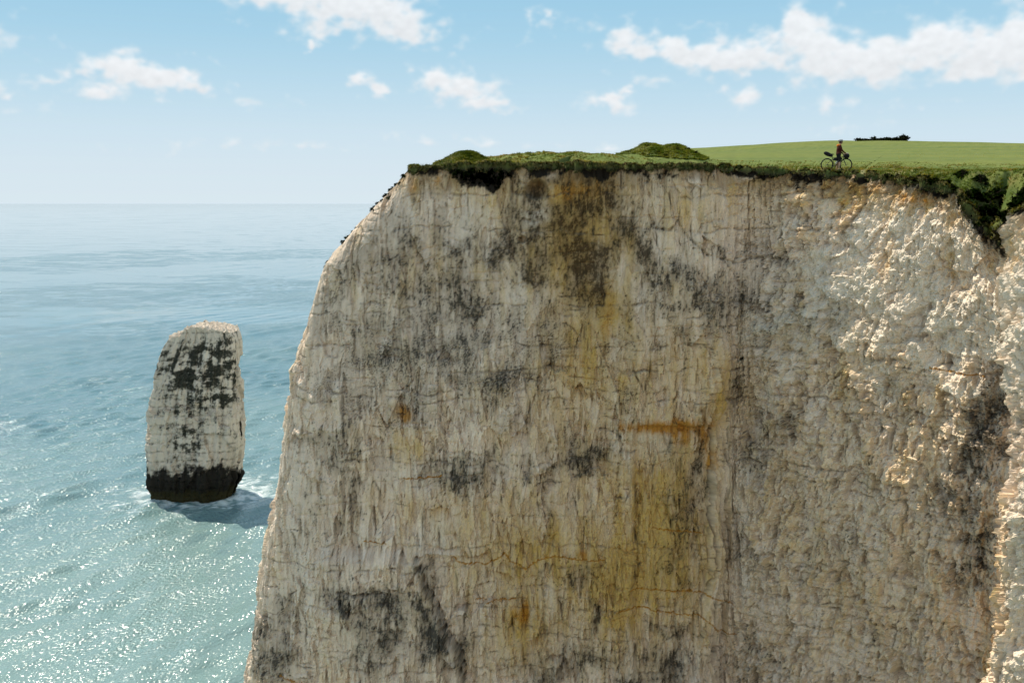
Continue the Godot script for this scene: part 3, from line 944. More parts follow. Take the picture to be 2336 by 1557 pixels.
# ------------------------------------------------------------------ unseen cliff added under the camera to bounce warm light onto the headland
func build_near_side() -> void:
	var pts := PackedVector2Array([Vector2(41.2, -5.6), Vector2(38, 4), Vector2(28, 6), Vector2(18, 3.5), Vector2(8, 0.4), Vector2(0, -0.9), Vector2(-8, 1.2), Vector2(-18, 8), Vector2(-30, 22), Vector2(-52, 44), Vector2(-100, 80), Vector2(-200, 150)])
	var far := PackedVector2Array([Vector2(420, 60), Vector2(420, 140), Vector2(400, 220), Vector2(340, 300), Vector2(280, 360), Vector2(200, 400), Vector2(120, 410), Vector2(60, 410), Vector2(0, 410), Vector2(-60, 410), Vector2(-140, 400), Vector2(-220, 380)])
	var line := PackedVector2Array()
	var back := PackedVector2Array()
	for n in pts.size() - 1:
		var steps := clampi(int(pts[n].distance_to(pts[n + 1]) / 0.7), 1, 60)
		for s in steps:
			line.append(pts[n].lerp(pts[n + 1], s / float(steps)))
			back.append(far[n].lerp(far[n + 1], s / float(steps)))
	var cols := line.size()
	var rows := 56
	var nn := noise(0.12, 5, FastNoiseLite.TYPE_SIMPLEX_SMOOTH, 73)
	var V := PackedVector3Array()
	var C := PackedColorArray()
	for j in rows:
		for i in cols:
			var t := (line[mini(i + 1, cols - 1)] - line[maxi(i - 1, 0)]).normalized()
			var out := Vector2(-t.y, t.x)
			if out.y > 0.0: out = -out
			var f := j / float(rows - 1)
			var y := lerpf(SEA_LOW, 32.2, f)
			var n := nn.get_noise_3d(line[i].x, y, line[i].y)
			var off := (1.0 - f) * 3.0 + 1.3 * n * sin(PI * f)
			V.append(Vector3(line[i].x + out.x * off, y, line[i].y + out.y * off))
			var q := nn.get_noise_3d(line[i].x * 4.0, y * 3.0, line[i].y * 4.0)
			C.append(Color(0.72 + 0.12 * q, 0.62 + 0.11 * q, 0.48 + 0.1 * q))
	var flip := (V[1] - V[0]).cross(V[cols] - V[0]).z > 0.0
	var o := add_mesh("bounce_cliff_near_side", arrays_mesh(V, grid_normals(V, cols, rows, flip), grid_index(cols, rows, flip), C), M.rock)
	tag(o, "unseen chalk cliff added across the cove to bounce warm light", "", "", "structure")
	var L := PackedVector3Array()
	var LC := PackedColorArray()
	var lr := 24
	for j in lr:
		for i in cols:
			var f := pow(j / float(lr - 1), 2.5)
			var p := line[i].lerp(back[i], f)
			L.append(Vector3(p.x, 32.2 + 0.25 * nn.get_noise_2d(p.x * 2.0, p.y * 2.0) * smooth(0.0, 0.02, f) + 12.0 * f, p.y))
			var q := nn.get_noise_2d(p.x * 3.0, p.y * 3.0)
			LC.append(Color(0.13 + 0.04 * q, 0.15 + 0.04 * q, 0.05))
	var lflip := (L[5 * cols + 1] - L[5 * cols]).cross(L[6 * cols] - L[5 * cols]).y < 0.0
	var g := add_mesh("field_near_side", arrays_mesh(L, grid_normals(L, cols, lr, lflip), grid_index(cols, lr, lflip), LC), M.ground)
	tag(g, "green clifftop field on the photographer's side of the cove", "", "", "structure")

# ------------------------------------------------------------------ sea
func spread(from: float, to: float, step: float, grow: float) -> PackedFloat32Array:
	var out := PackedFloat32Array()
	var x := from
	var dir := signf(to - from)
	while (to - x) * dir > 0.0:
		x += step * dir
		step *= grow
		out.append(x)
	return out

func build_sea() -> void:
	var xs := PackedFloat32Array()
	var left := spread(-80.0, -30000.0, 0.4, 1.07)
	left.reverse()
	xs.append_array(left)
	var x := -80.0
	while x < 2.0:
		xs.append(x)
		x += 0.30
	xs.append_array(spread(2.0, 30000.0, 0.5, 1.18))
	var zs := PackedFloat32Array()
	var far := spread(-190.0, -32000.0, 0.35, 1.014)
	far.reverse()
	zs.append_array(far)
	var z := -190.0
	while z < -60.0:
		zs.append(z)
		z += 0.30
	zs.append_array(spread(-60.0, 400.0, 0.5, 1.18))
	var cols := xs.size()
	var rows := zs.size()
	# swell: wave vector, amplitude
	var waves := []
	var wr := RandomNumberGenerator.new()
	wr.seed = 19
	for n in 16:
		var length := 1.5 * pow(1.22, n) if n < 11 else 9.0 + 4.0 * (n - 11)
		var dir := 0.42 + wr.randfn(0.0, 0.45)
		var kk := TAU / length
		waves.append([cos(dir) * kk, sin(dir) * kk, length * 0.017 if n < 8 else 0.07, wr.randf() * TAU, length])
	var nWind := noise(0.012, 4, FastNoiseLite.TYPE_SIMPLEX_SMOOTH, 81)
	var nGust := noise(0.05, 3, FastNoiseLite.TYPE_SIMPLEX_SMOOTH, 82)
	var nFoam := cells(0.55, 83, FastNoiseLite.RETURN_DISTANCE2_SUB, 1.2)
	var nMilk := noise(0.02, 4, FastNoiseLite.TYPE_SIMPLEX_SMOOTH, 84)
	var V := PackedVector3Array()
	var N := PackedVector3Array()
	var C := PackedColorArray()
	var UV := PackedVector2Array()
	V.resize(cols * rows); N.resize(cols * rows); C.resize(cols * rows); UV.resize(cols * rows)
	var crest := Vector2(0.40, -0.917)
	var across := Vector2(0.917, 0.40)
	var sb := on_sea(440, 1140)
	var laneKeys := PackedFloat32Array([0, 120, 200, 270, 300, 320, 350, 370, 435, 460, 545, 570, 720, 760, 1100, 2500, 6000])
	var laneVals := PackedFloat32Array([0.98, 0.92, 0.74, 0.56, 0.46, 0.16, 0.14, 0.46, 0.46, 0.10, 0.08, 0.40, 0.38, 0.12, 0.07, 0.04, 0.0])
	var ruffle := PackedFloat32Array()
	ruffle.resize(cols * rows)
	for j in rows:
		var pz := zs[j]
		var dz := absf(zs[mini(j + 1, rows - 1)] - zs[maxi(j - 1, 0)]) * 0.5
		for i in cols:
			var px := xs[i]
			var k := j * cols + i
			var cell := maxf(dz, absf(xs[mini(i + 1, cols - 1)] - xs[maxi(i - 1, 0)]) * 0.5)
			var r := Vector2(px, pz).length()
			# wind lanes: ruffled and slick water lying in bands off the shore
			var lr := r * (1.0 + 0.20 * nWind.get_noise_2d(px * 0.4, pz * 0.3)) + 30.0 * nGust.get_noise_2d(px * 0.2, pz * 0.4)
			var vary := smooth(1400.0, 200.0, r)
			var lane := table(laneKeys, laneVals, lr) + (0.05 + 0.2 * vary) * nWind.get_noise_2d(px * 1.4 + 300.0, pz * 4.0) + (0.03 + 0.22 * vary) * nGust.get_noise_2d(px * 0.5, pz * 1.3 + 90.0)
			ruffle[k] = lane
			var h := 0.0
			var gx := 0.0
			var gz := 0.0
			if cell < 6.0:
				var gust := (0.75 + 0.6 * nGust.get_noise_2d(px, pz)) * lerpf(0.08, 1.25, clampf(lane, 0.0, 1.0))
				for w in waves:
					if w[4] < cell * 3.0: continue
					var ph: float = w[0] * px + w[1] * pz + w[3]
					var am: float = w[2] * gust
					h += am * sin(ph)
					var cc := am * cos(ph)
					gx += cc * w[0]
					gz += cc * w[1]
			V[k] = Vector3(px, h, pz)
			N[k] = Vector3(-gx, 1.0, -gz).normalized()
			var q := Vector2(px, pz)
			UV[k] = Vector2(q.dot(crest) / 31.0, q.dot(across) / 15.0)
			var milk := nMilk.get_noise_2d(px, pz)
			var near := smooth(210.0, 70.0, r)
			var c := Color(0.085, 0.172, 0.198).lerp(Color(0.180, 0.268, 0.252), clampf(near * 0.75 + 0.35 * milk, 0.0, 1.0))
			# foam in the wash round the stack and along the cliff foot
			if r < 260.0:
				var fd := Vector2(px - sb.x, (pz - sb.z + 3.5) * 1.15).length()
				var wash := smooth(14.5, 6.0, fd)
				if wash > 0.0:
					var lace := smooth(0.17, 0.0, nFoam.get_noise_2d(px + 1.5 * nGust.get_noise_2d(px * 6.0, pz * 6.0), pz * 0.7) + 1.0)
					var f := lace * smooth(-0.15, 0.35, nGust.get_noise_2d(px * 4.0 + 60.0, pz * 4.0) + 0.5 * wash - 0.2) * wash
					f = clampf(f * 1.5 + 0.8 * smooth(0.75, 1.0, wash) * smooth(0.0, 0.4, nGust.get_noise_2d(px * 9.0, pz * 9.0) + 0.1), 0.0, 1.0)
					c = c.lerp(Color(0.66, 0.72, 0.72), f * 0.85)
			C[k] = c
	var levels := 6
	var ixs := []
	for n in levels:
		ixs.append(PackedInt32Array())
	var dith := RandomNumberGenerator.new()
	dith.seed = 5
	for j in rows - 1:
		for i in cols - 1:
			var a := j * cols + i
			var lv := clampi(int(floorf(ruffle[a] * levels + dith.randfn(0.0, 0.6))), 0, levels - 1)
			var ix: PackedInt32Array = ixs[lv]
			ix.append_array(PackedInt32Array([a, a + 1, a + cols, a + 1, a + cols + 1, a + cols]))
			ixs[lv] = ix
	var am := ArrayMesh.new()
	var nt := NoiseTexture2D.new()
	nt.width = 1024; nt.height = 1024; nt.seamless = true; nt.as_normal_map = true; nt.bump_strength = 16.0
	nt.noise = noise(0.045, 3, FastNoiseLite.TYPE_SIMPLEX_SMOOTH, 91)
	for n in levels:
		var arr := []
		arr.resize(Mesh.ARRAY_MAX)
		arr[Mesh.ARRAY_VERTEX] = V
		arr[Mesh.ARRAY_NORMAL] = N
		arr[Mesh.ARRAY_COLOR] = C
		arr[Mesh.ARRAY_TEX_UV] = UV
		arr[Mesh.ARRAY_INDEX] = ixs[n]
		am.add_surface_from_arrays(Mesh.PRIMITIVE_TRIANGLES, arr)
		var m := vmat([0.05, 0.07, 0.10, 0.14, 0.14, 0.14][n], 0.5)
		m.normal_enabled = true
		m.normal_texture = nt
		m.normal_scale = [0.012, 0.05, 0.17, 0.28, 0.30, 0.29][n]
		am.surface_set_material(n, m)
	var o := add_mesh("sea", am, null)
	tag(o, "turquoise sea glittering in the sun", "", "", "structure")

# ------------------------------------------------------------------ sea stack
var stackTop := Vector3()
func build_stack() -> void:
	var foot := on_sea(440, 1146)
	var depth := -foot.z + 3.2
	# outline traced from the photograph, turned into metres at the stack's own distance
	var lk := PackedFloat32Array()
	var lv := PackedFloat32Array()
	var rk := PackedFloat32Array()
	var rv := PackedFloat32Array()
	for p in [[345, 1160], [338, 1112], [342, 1095], [340, 1060], [336, 1010], [338, 960], [341, 900], [350, 850], [360, 815], [372, 788], [383, 768], [386, 735]]:
		var w := at_depth(p[0], p[1], depth)
		lk.append(w.y); lv.append(w.x + 0.42)
	for p in [[536, 1160], [541, 1125], [546, 1105], [548, 1075], [556, 1020], [557, 960], [555, 900], [553, 850], [551, 800], [551, 775], [546, 755], [540, 735]]:
		var w := at_depth(p[0], p[1], depth)
		rk.append(w.y); rv.append(w.x - 0.30)
	var tk := PackedFloat32Array()
	var tv := PackedFloat32Array()
	for p in [[380, 772], [388, 765], [424, 758], [436, 745], [450, 741], [475, 739], [500, 744], [530, 749], [545, 758], [552, 776]]:
		var w := at_depth(p[0], p[1], depth)
		tk.append(w.x); tv.append(w.y)
	var cols := 420
	var rows := 230
	var cap := 26
	var V := PackedVector3Array()
	var C := PackedColorArray()
	var nBig := noise(0.25, 3, FastNoiseLite.TYPE_SIMPLEX_SMOOTH, 111)
	var nFl := noise(0.9, 3, FastNoiseLite.TYPE_SIMPLEX_SMOOTH, 112)
	var nBlock := cells(0.8, 113, FastNoiseLite.RETURN_CELL_VALUE, 0.4)
	var nFine := noise(1.6, 4, FastNoiseLite.TYPE_SIMPLEX_SMOOTH, 114)
	var nGrain := noise(0.7, 5, FastNoiseLite.TYPE_SIMPLEX, 115)
	nGrain.fractal_gain = 0.68
	var nDrip := noise(0.9, 3, FastNoiseLite.TYPE_SIMPLEX_SMOOTH, 116)
	var topY := 0.0
	for v in tv: topY = maxf(topY, v)
	var dark := [[470, 800, 110, 26, .85], [420, 830, 80, 40, .8], [450, 860, 110, 36, 1.1], [400, 860, 50, 30, .9], [505, 905, 30, 26, 1.3], [500, 830, 60, 40, .8], [470, 915, 60, 26, .7], [520, 790, 30, 24, .8], [400, 900, 40, 50, .55], [430, 1000, 60, 60, .6], [450, 960, 60, 40, .45], [420, 940, 90, 14, .5], [500, 980, 40, 40, .3], [400, 1040, 30, 30, .4]]
	var dm := []
	for b in dark:
		var w := at_depth(b[0], b[1], depth - 3.0)
		dm.append([w.x, w.y, b[2] * depth / F, b[3] * depth / F, b[4]])
	var zc := -depth
	var white := RandomNumberGenerator.new()
	white.seed = 98
	# squarish plan walked at even steps; the front (s > 0) faces the camera
	var e := 0.42
	var ths := PackedFloat32Array()
	var lens := PackedFloat32Array()
	var run := 0.0
	var was := Vector2(4.7, 0)
	for q in 8001:
		var th := TAU * q / 8000.0
		var now := Vector2(4.7 * signf(cos(th)) * pow(absf(cos(th)), e), 3.0 * signf(sin(th)) * pow(absf(sin(th)), e))
		run += now.distance_to(was)
		was = now
		ths.append(th); lens.append(run)
	var even := PackedFloat32Array()
	var q2 := 0
	for i in cols:
		while q2 < 8000 and lens[q2] < run * i / float(cols - 1): q2 += 1
		even.append(ths[q2])
	for j in rows + cap:
		for i in cols:
			var th := even[i]
			var ct := cos(th)
			var s := sin(th)
			var ux := signf(ct) * pow(absf(ct), e)
			var uz := signf(s) * pow(absf(s), e)
			var yy := lerpf(-2.0, topY, mini(j, rows - 1) / float(rows - 1))
			var xl := table_desc(lk, lv, yy)
			var xr := table_desc(rk, rv, yy)
			var cx := (xl + xr) * 0.5
			var hx := (xr - xl) * 0.5
			var hz := 3.1 - 0.5 * smooth(10.0, 20.0, yy)
			var shrink := 1.0
			if j >= rows:
				shrink = 1.0 - (j - rows + 1) / float(cap)
			var nx := ct
			var nz := s
			var arc := run * i / float(cols - 1)
			var fl := nFl.get_noise_2d(arc, yy * 0.15)
			var fine := nFine.get_noise_2d(arc, yy * 0.6)
			var d := 0.35 * nBig.get_noise_3d(nx * 4.0, yy * 0.5, nz * 4.0) + 0.30 * fl + 0.26 * nBlock.get_noise_2d(arc, yy * 0.5) + 0.12 * fine
			var bed := yy / 1.05 + 0.3 * nBig.get_noise_3d(nx * 3.0, yy, nz * 3.0)
			bed -= floorf(bed)
			d -= 0.13 * exp(-pow((bed - 0.5) * 9.0, 2.0)) * smooth(-0.1, 0.3, fine + 0.2)
			# sea-worn notch at the foot
			d -= 0.35 * smooth(2.4, 0.9, yy)
			d += 0.3 * smooth(1.2, 0.3, absf(yy - 1.9))  * smooth(-0.2, 0.4, fl)
			d *= smooth(0.0, 0.4, shrink) * lerpf(1.0, 0.5, smooth(15.5, 18.5, yy))
			var px := cx + (ux * hx + nx * (d - 0.12)) * shrink
			var pz := zc + (uz * hz + nz * d) * shrink
			var ceil_y := table(tk, tv, px) - 1.3 * smooth(0.0, 4.0, absf(pz - zc) - 1.6) * 0.25 + 0.5 * nFine.get_noise_2d(px * 0.7, pz * 0.7)
			var py := minf(yy, ceil_y)
			if j >= rows:
				py = ceil_y
			V.append(Vector3(px, py, pz))
			# chalk, growth and weed
			var grain := nGrain.get_noise_2d(arc, yy * 0.75)
			var streak := nDrip.get_noise_2d(arc * 1.4, yy * 0.16)
			var tone := nBig.get_noise_3d(px, py * 0.7, pz)
			var c := Color(0.66 + 0.07 * tone, 0.56 + 0.07 * tone, 0.45 + 0.06 * tone)
			var dk := 0.0
			if nz > 0.05 or s > 0.2:
				for b in dm:
					var qx: float = (px - b[0]) / b[2]
					var qy: float = (py - b[1]) / b[3]
					dk = maxf(dk, b[4] * exp(-1.1 * (qx * qx + qy * qy)))
			var spark := white.randf() - 0.5
			c = c.lerp(Color(0.30, 0.27, 0.22), clampf(0.6 * grain + 0.4 * streak + 0.3 * spark, 0.0, 0.8) * (1.0 if s > 0.0 else 0.4))
			dk *= clampf(1.0 + 1.8 * nGrain.get_noise_2d(arc * 0.45 + 60.0, yy * 0.8) + 0.3 * streak, 0.15, 1.5)
			c = c.lerp(Color(0.17, 0.15, 0.12), clampf(exp(-pow((bed - 0.5) * 11.0, 2.0)) * smooth(-0.3, 0.3, fine + 0.3 * streak) * 0.7, 0.0, 0.7))
			c = c.lerp(Color(0.12, 0.11, 0.09), clampf(dk * 0.7 + 0.4 * streak + 0.3 * spark, 0.0, 0.7) * minf(1.0, dk * 2.0))
			var fleckn := nFine.get_noise_2d(arc * 2.2 + 9.0, yy * 1.3)
			var gr := smooth(0.0, 0.45, dk * 1.3 + 0.6 * grain + 0.45 * fleckn + 0.45 * streak + 0.45 * spark - 0.56) * 0.97
			c = c.lerp(Color(0.013, 0.016, 0.011), gr * (0.9 + 0.2 * spark))
			var weed := smooth(4.0, 3.0, py + 2.2 * nDrip.get_noise_2d(arc * 0.45 + 20.0, yy * 0.1) + 0.7 * streak + 1.3 * grain + 0.5 * fl - 0.6 * (1.0 if ct < 0.2 else 0.2))
			c = c.lerp(Color(0.010, 0.010, 0.008), weed * 0.97)
			var tide := smooth(1.5, 0.8, py + 0.5 * grain) * 0.5
			c = c.lerp(Color(0.05, 0.045, 0.015), tide)
			C.append(c)
	var R := rows + cap
	var flip := (V[100 * cols + 106] - V[100 * cols + 105]).cross(V[101 * cols + 105] - V[100 * cols + 105]).z < 0.0
	var o := add_mesh("sea_stack", arrays_mesh(V, PackedVector3Array(), grid_index(cols, R, flip), C), M.rock)
	tag(o, "slab-sided white chalk sea stack with black weed at its foot", "sea stack")
	var tp := at_depth(466, 738, depth)
	stackTop = Vector3(tp.x, table(tk, tv, tp.x), zc)

func table_desc(keys: PackedFloat32Array, vals: PackedFloat32Array, x: float) -> float:
	# keys may run in any order; they are monotonic
	if keys[0] > keys[keys.size() - 1]:
		keys.reverse(); vals.reverse()
	return table(keys, vals, x)

# ------------------------------------------------------------------ plants
func leaf_crown(sd: int, leaves: int, leaf_size: float, c0: Color, c1: Color, flower := 0.0) -> ArrayMesh:
	# leaves gathered in clumps through a rounded volume of radius 1
	var r := RandomNumberGenerator.new()
	r.seed = sd
	var clumps := []
	for k in 22:
		var d := Vector3(r.randfn(), r.randfn() * 0.8 + 0.25, r.randfn()).normalized()
		clumps.append([d * r.randf_range(0.35, 0.82), r.randf_range(0.16, 0.34), r.randf()])
	var V := PackedVector3Array()
	var N := PackedVector3Array()
	var C := PackedColorArray()
	var ix := PackedInt32Array()
	for k in leaves:
		var cl: Array = clumps[r.randi() % clumps.size()]
		var dir := Vector3(r.randfn(), r.randfn(), r.randfn()).normalized()
		var p: Vector3 = cl[0] + dir * cl[1] * pow(r.randf(), 0.4)
		if p.y < -0.55: p.y = -0.55 + r.randf() * 0.1
		var n := (dir + p.normalized() * 0.7 + Vector3(r.randfn(), r.randfn(), r.randfn()) * 0.5).normalized()
		var t := n.cross(Vector3(r.randfn(), r.randfn(), r.randfn())).normalized()
		var b := n.cross(t)
		var s := leaf_size * r.randf_range(0.6, 1.3)
		var c := c0.lerp(c1, r.randf())
		if r.randf() < flower: c = Color(0.62, 0.46, 0.03)
		var q := V.size()
		V.append_array(PackedVector3Array([p - t * s, p - b * s * 0.5 + n * s * 0.15, p + t * s, p + b * s * 0.5 + n * s * 0.15]))
		for m in 4:
			N.append(n); C.append(c)
		ix.append_array(PackedInt32Array([q, q + 1, q + 2, q, q + 2, q + 3]))
	return arrays_mesh(V, N, ix, C)

func tube(st: SurfaceTool, a: Vector3, b: Vector3, r0: float, r1: float, seg := 8) -> void:
	var d := (b - a).normalized()
	var t := d.cross(Vector3.UP if absf(d.y) < 0.9 else Vector3.RIGHT).normalized()
	var s := d.cross(t)
	for k in seg:
		var p0 := t * cos(TAU * k / seg) + s * sin(TAU * k / seg)
		var p1 := t * cos(TAU * (k + 1) / seg) + s * sin(TAU * (k + 1) / seg)
		for v in [[a, p0, r0], [b, p0, r1], [b, p1, r1], [a, p0, r0], [b, p1, r1], [a, p1, r0]]:
			st.set_normal(v[1]); st.add_vertex(v[0] + v[1] * v[2])
		for v in [[a, p0, p1, r0, -d], [b, p1, p0, r1, d]]:
			for w in [Vector3.ZERO, v[1], v[2]]:
				st.set_normal(v[4]); st.add_vertex(v[0] + w * v[3])

func tubes(list: Array, seg := 8) -> ArrayMesh:
	var st := SurfaceTool.new()
	st.begin(Mesh.PRIMITIVE_TRIANGLES)
	for l in list:
		tube(st, l[0], l[1], l[2], l[3] if l.size() > 3 else l[2], seg)
	return st.commit()

func stems(sd: int) -> ArrayMesh:
	var r := RandomNumberGenerator.new()
	r.seed = sd
	var list := []
	for k in 7:
		var d := Vector3(r.randfn() * 0.5, r.randf_range(0.5, 1.0), r.randfn() * 0.5)
		list.append([Vector3(r.randfn() * 0.06, -0.75, r.randfn() * 0.06), d * 0.35, 0.05, 0.03])
		list.append([d * 0.35, d * 0.8 + Vector3(r.randfn(), r.randf(), r.randfn()) * 0.15, 0.03, 0.012])
	return tubes(list, 5)

var crowns := {}
var stem_meshes := []

func shrub(called: String, kind: String, at: Vector3, size: Vector3, label: String, category: String, group: String) -> void:
	var o := thing(called, at, rng.randf() * TAU)
	var list: Array = crowns[kind]
	var c := add_mesh("crown", list[rng.randi() % list.size()], M.leaf, o)
	c.scale = size
	c.position.y = size.y * 0.55
	var s := add_mesh("stem", stem_meshes[rng.randi() % stem_meshes.size()], M.bark, o)
	s.scale = size
	s.position.y = size.y * 0.55
	tag(o, label, category, group)

# the rock edge below a photograph column
func edge_column(px: float) -> int:
	var best := 1e9
	var k := 0
	for i in colN:
		if cU[i] > NOSE_COLUMN or cA[i] < -22.0: continue
		var d := absf(project(edgeTop[i]).x - px)
		if d < best:
			best = d
			k = i
	return k

# a point on the turf: distance inland from the edge at a fine column
func on_land(i: int, d: float) -> Vector3:
	var c := clampi(8 + i / 2, 0, landCols - 1)
	var best := 0
	for j in range(2, landRows):
		if landD[j] > d: break
		best = j
	var a := landV[best * landCols + c]
	var b := landV[mini(best + 1, landRows - 1) * landCols + c]
	var t := (d - landD[best]) / maxf(landD[mini(best + 1, landRows - 1)] - landD[best], 0.001)
	return a.lerp(b, clampf(t, 0.0, 1.0))

func tuft_mesh(sd: int, blades: int, tall: float, wide: float, lean: float) -> ArrayMesh:
	var r := RandomNumberGenerator.new()
	r.seed = sd
	var V := PackedVector3Array()
	var N := PackedVector3Array()
	var C := PackedColorArray()
	var ix := PackedInt32Array()
	for k in blades:
		var a := r.randf() * TAU
		var root := Vector3(cos(a), 0, sin(a)) * wide * r.randf()
		var side := Vector3(-sin(a + r.randf()), 0, cos(a + r.randf())) * 0.018
		var out := Vector3(cos(a), 0, sin(a)) * lean * r.randf_range(0.3, 1.0)
		var h := tall * r.randf_range(0.55, 1.1)
		var mid := root + out * 0.4 + Vector3.UP * h * 0.65
		var tip := root + out + Vector3.UP * h * 0.95
		var n := (Vector3(cos(a) * 0.35, 1.0, sin(a) * 0.35)).normalized()
		var q := V.size()
		V.append_array(PackedVector3Array([root - side, root + side, mid - side * 0.8, mid + side * 0.8, tip]))
		var c := r.randf_range(0.75, 1.25)
		for m in 5:
			N.append(n); C.append(Color(c, c, c))
		ix.append_array(PackedInt32Array([q, q + 2, q + 1, q + 1, q + 2, q + 3, q + 2, q + 4, q + 3]))
	return arrays_mesh(V, N, ix, C)

func flower_mesh() -> Mesh:
	var m := SphereMesh.new()
	m.radius = 0.05
	m.height = 0.06
	m.radial_segments = 5
	m.rings = 2
	return m

func scatter(called: String, mesh: Mesh, m: Material, places: Array, colors: Array, label: String) -> void:
	var mm := MultiMesh.new()
	mm.transform_format = MultiMesh.TRANSFORM_3D
	mm.use_colors = true
	mm.mesh = mesh
	mm.instance_count = places.size()
	for k in places.size():
		mm.set_instance_transform(k, places[k])
		mm.set_instance_color(k, colors[k])
	var o := MultiMeshInstance3D.new()
	o.name = called
	o.multimesh = mm
	o.material_override = m
	add_child(o, true)
	tag(o, label, "grass", "", "stuff")

func build_plants() -> void:
	crowns.bramble = []
	crowns.ivy = []
	crowns.gorse = []
	crowns.hawthorn = []
	for k in 3:
		crowns.bramble.append(leaf_crown(200 + k, 520, 0.16, Color(0.032, 0.080, 0.016), Color(0.095, 0.170, 0.032)))
		crowns.ivy.append(leaf_crown(210 + k, 620, 0.14, Color(0.022, 0.045, 0.013), Color(0.055, 0.100, 0.024)))
		crowns.gorse.append(leaf_crown(220 + k, 900, 0.09, Color(0.055, 0.085, 0.022), Color(0.13, 0.15, 0.045), 0.0))
		crowns.hawthorn.append(leaf_crown(230 + k, 520, 0.15, Color(0.055, 0.085, 0.040), Color(0.105, 0.145, 0.060)))
		stem_meshes.append(stems(240 + k))
	var yellow := [leaf_crown(250, 900, 0.09, Color(0.04, 0.07, 0.015), Color(0.09, 0.12, 0.03), 0.35)]
	crowns.yellow = yellow

	# small bushes on the sloping end of the headland
	var slope := []
	for k in 19:
		var t := clampf(k / 18.0 + rng.randfn() * 0.04, 0.0, 1.0)
		slope.append([lerpf(926, 850, t) + rng.randf_range(0, 6), lerpf(388, 474, t) + rng.randf_range(0, 6), rng.randf_range(0.09, 0.30)])
	for p in slope + [[812, 516, .16], [804, 526, .24], [794, 536, .32], [783, 546, .28], [742, 594, .28], [734, 604, .22], [727, 624, .12], [682, 722, .16], [667, 757, .18]]:
		var f := find(p[0] + 5, p[1] + 3)
		var at := on_cliff(f[0], f[1])
		var s: float = p[2]
		shrub("cliff_bush", "bramble", at - Vector3(-s * 0.2, s * 0.6, 0), Vector3(s * 1.4, s * 0.75, s * 1.2), "small bush in the line down the upper slope of the headland's end" if p[1] < 480 else ("small bush clinging halfway down the sloping end of the headland" if p[1] < 600 else "tiny bush sticking out from the sheer end of the headland"), "bush", "bushes down the sloping end of the headland")
	# growth hanging over the edge near the left-hand mound
	for p in [[1046, 398, .40], [1068, 402, .45], [1092, 408, .5], [1114, 414, .5], [1132, 420, .42], [1142, 408, .42], [1108, 398, .5], [1082, 394, .4], [1150, 398, .35]]:
		var f := find(p[0], p[1])
		var i := clampi(int((along(f[0], f[1]) - A_RIGHT) / DA), 0, colN - 1)
		var s: float = p[2]
		shrub("hanging_bush", "ivy", base_at(i, f[1]) + Vector3(0, -s * 0.5, 0.1), Vector3(s * 1.2, s, s * 0.6), "dark evergreen growth hanging over the turf edge below the smaller mound", "bush", "growth hanging from the edge below the smaller mound")
	# leafy plants along the edge towards the gully
	for p in [[1745, .2, .22], [1835, .3, .26], [1872, .1, .2], [1914, .0, .24], [1945, .1, .26], [1990, .2, .3], [2020, .1, .34], [2046, .2, .34], [2075, .1, .36], [2104, .3, .36], [2128, .0, .38], [2150, .4, .34], [2172, .1, .36], [2196, .3, .34], [1500, .1, .25], [1440, .1, .22], [1610, .1, .22], [1680, .1, .25]]:
		var i := edge_column(p[0])
		var s: float = p[2]
		var at := on_land(i, p[1])
		shrub("edge_bush", "bramble" if rng.randf() < 0.75 else "ivy", at + Vector3(0, -s * 0.45, 0.0), Vector3(s * 1.35, s * 0.8, s), "leafy plant on the cliff edge between the larger mound and the bicycle" if p[0] < 1740 else ("leafy plant on the cliff edge beside the bicycle" if p[0] < 1960 else ("larger leafy plant on the cliff edge between the bicycle and the gully" if s > 0.345 else "smaller leafy plant on the cliff edge between the bicycle and the gully")), "bush", "leafy plants along the cliff edge")
	# the gully choked with dark bushes
	for p in [[2222, .3, .5, 1], [2240, .2, .55, 0], [2262, .2, .55, 0], [2282, .4, .5, 1], [2212, 1.2, .6, 1], [2236, 1.1, .65, 0], [2262, 1.2, .65, 1], [2292, 1.3, .6, 0], [2320, 1.5, .6, 1], [2250, 2.2, .6, 1], [2210, 2.3, .5, 0], [2290, 2.4, .6, 1], [2330, 2.6, .6, 1], [2180, 1.8, .45, 1], [2200, .3, .4, 0], [2300, .4, .45, 0], [2314, .7, .5, 1], [2326, .9, .45, 0], [2306, 1.0, .5, 1], [2334, 1.6, .5, 1], [2270, 1.9, .6, 0], [2230, 1.7, .55, 1], [2296, .15, .5, 0], [2308, .2, .55, 1], [2318, .45, .55, 0], [2330, .4, .5, 1], [2336, .8, .6, 0], [2322, 1.2, .6, 1]]:
		var i := edge_column(p[0])
		var s: float = p[2]
		shrub("gully_bush", "ivy" if p[3] == 0 else "bramble", on_land(i, p[1]) + Vector3(0, -s * 0.45, 0), Vector3(s * 1.1, s * 0.85, s), ("very dark green bush " if p[3] == 0 else "brighter green bush ") + ("at the foot of the steep gully in the chalk" if p[1] < 0.6 else ("halfway up the steep gully in the chalk" if p[1] < 1.7 else "at the head of the steep gully in the chalk")), "bush", "bushes filling the gully")
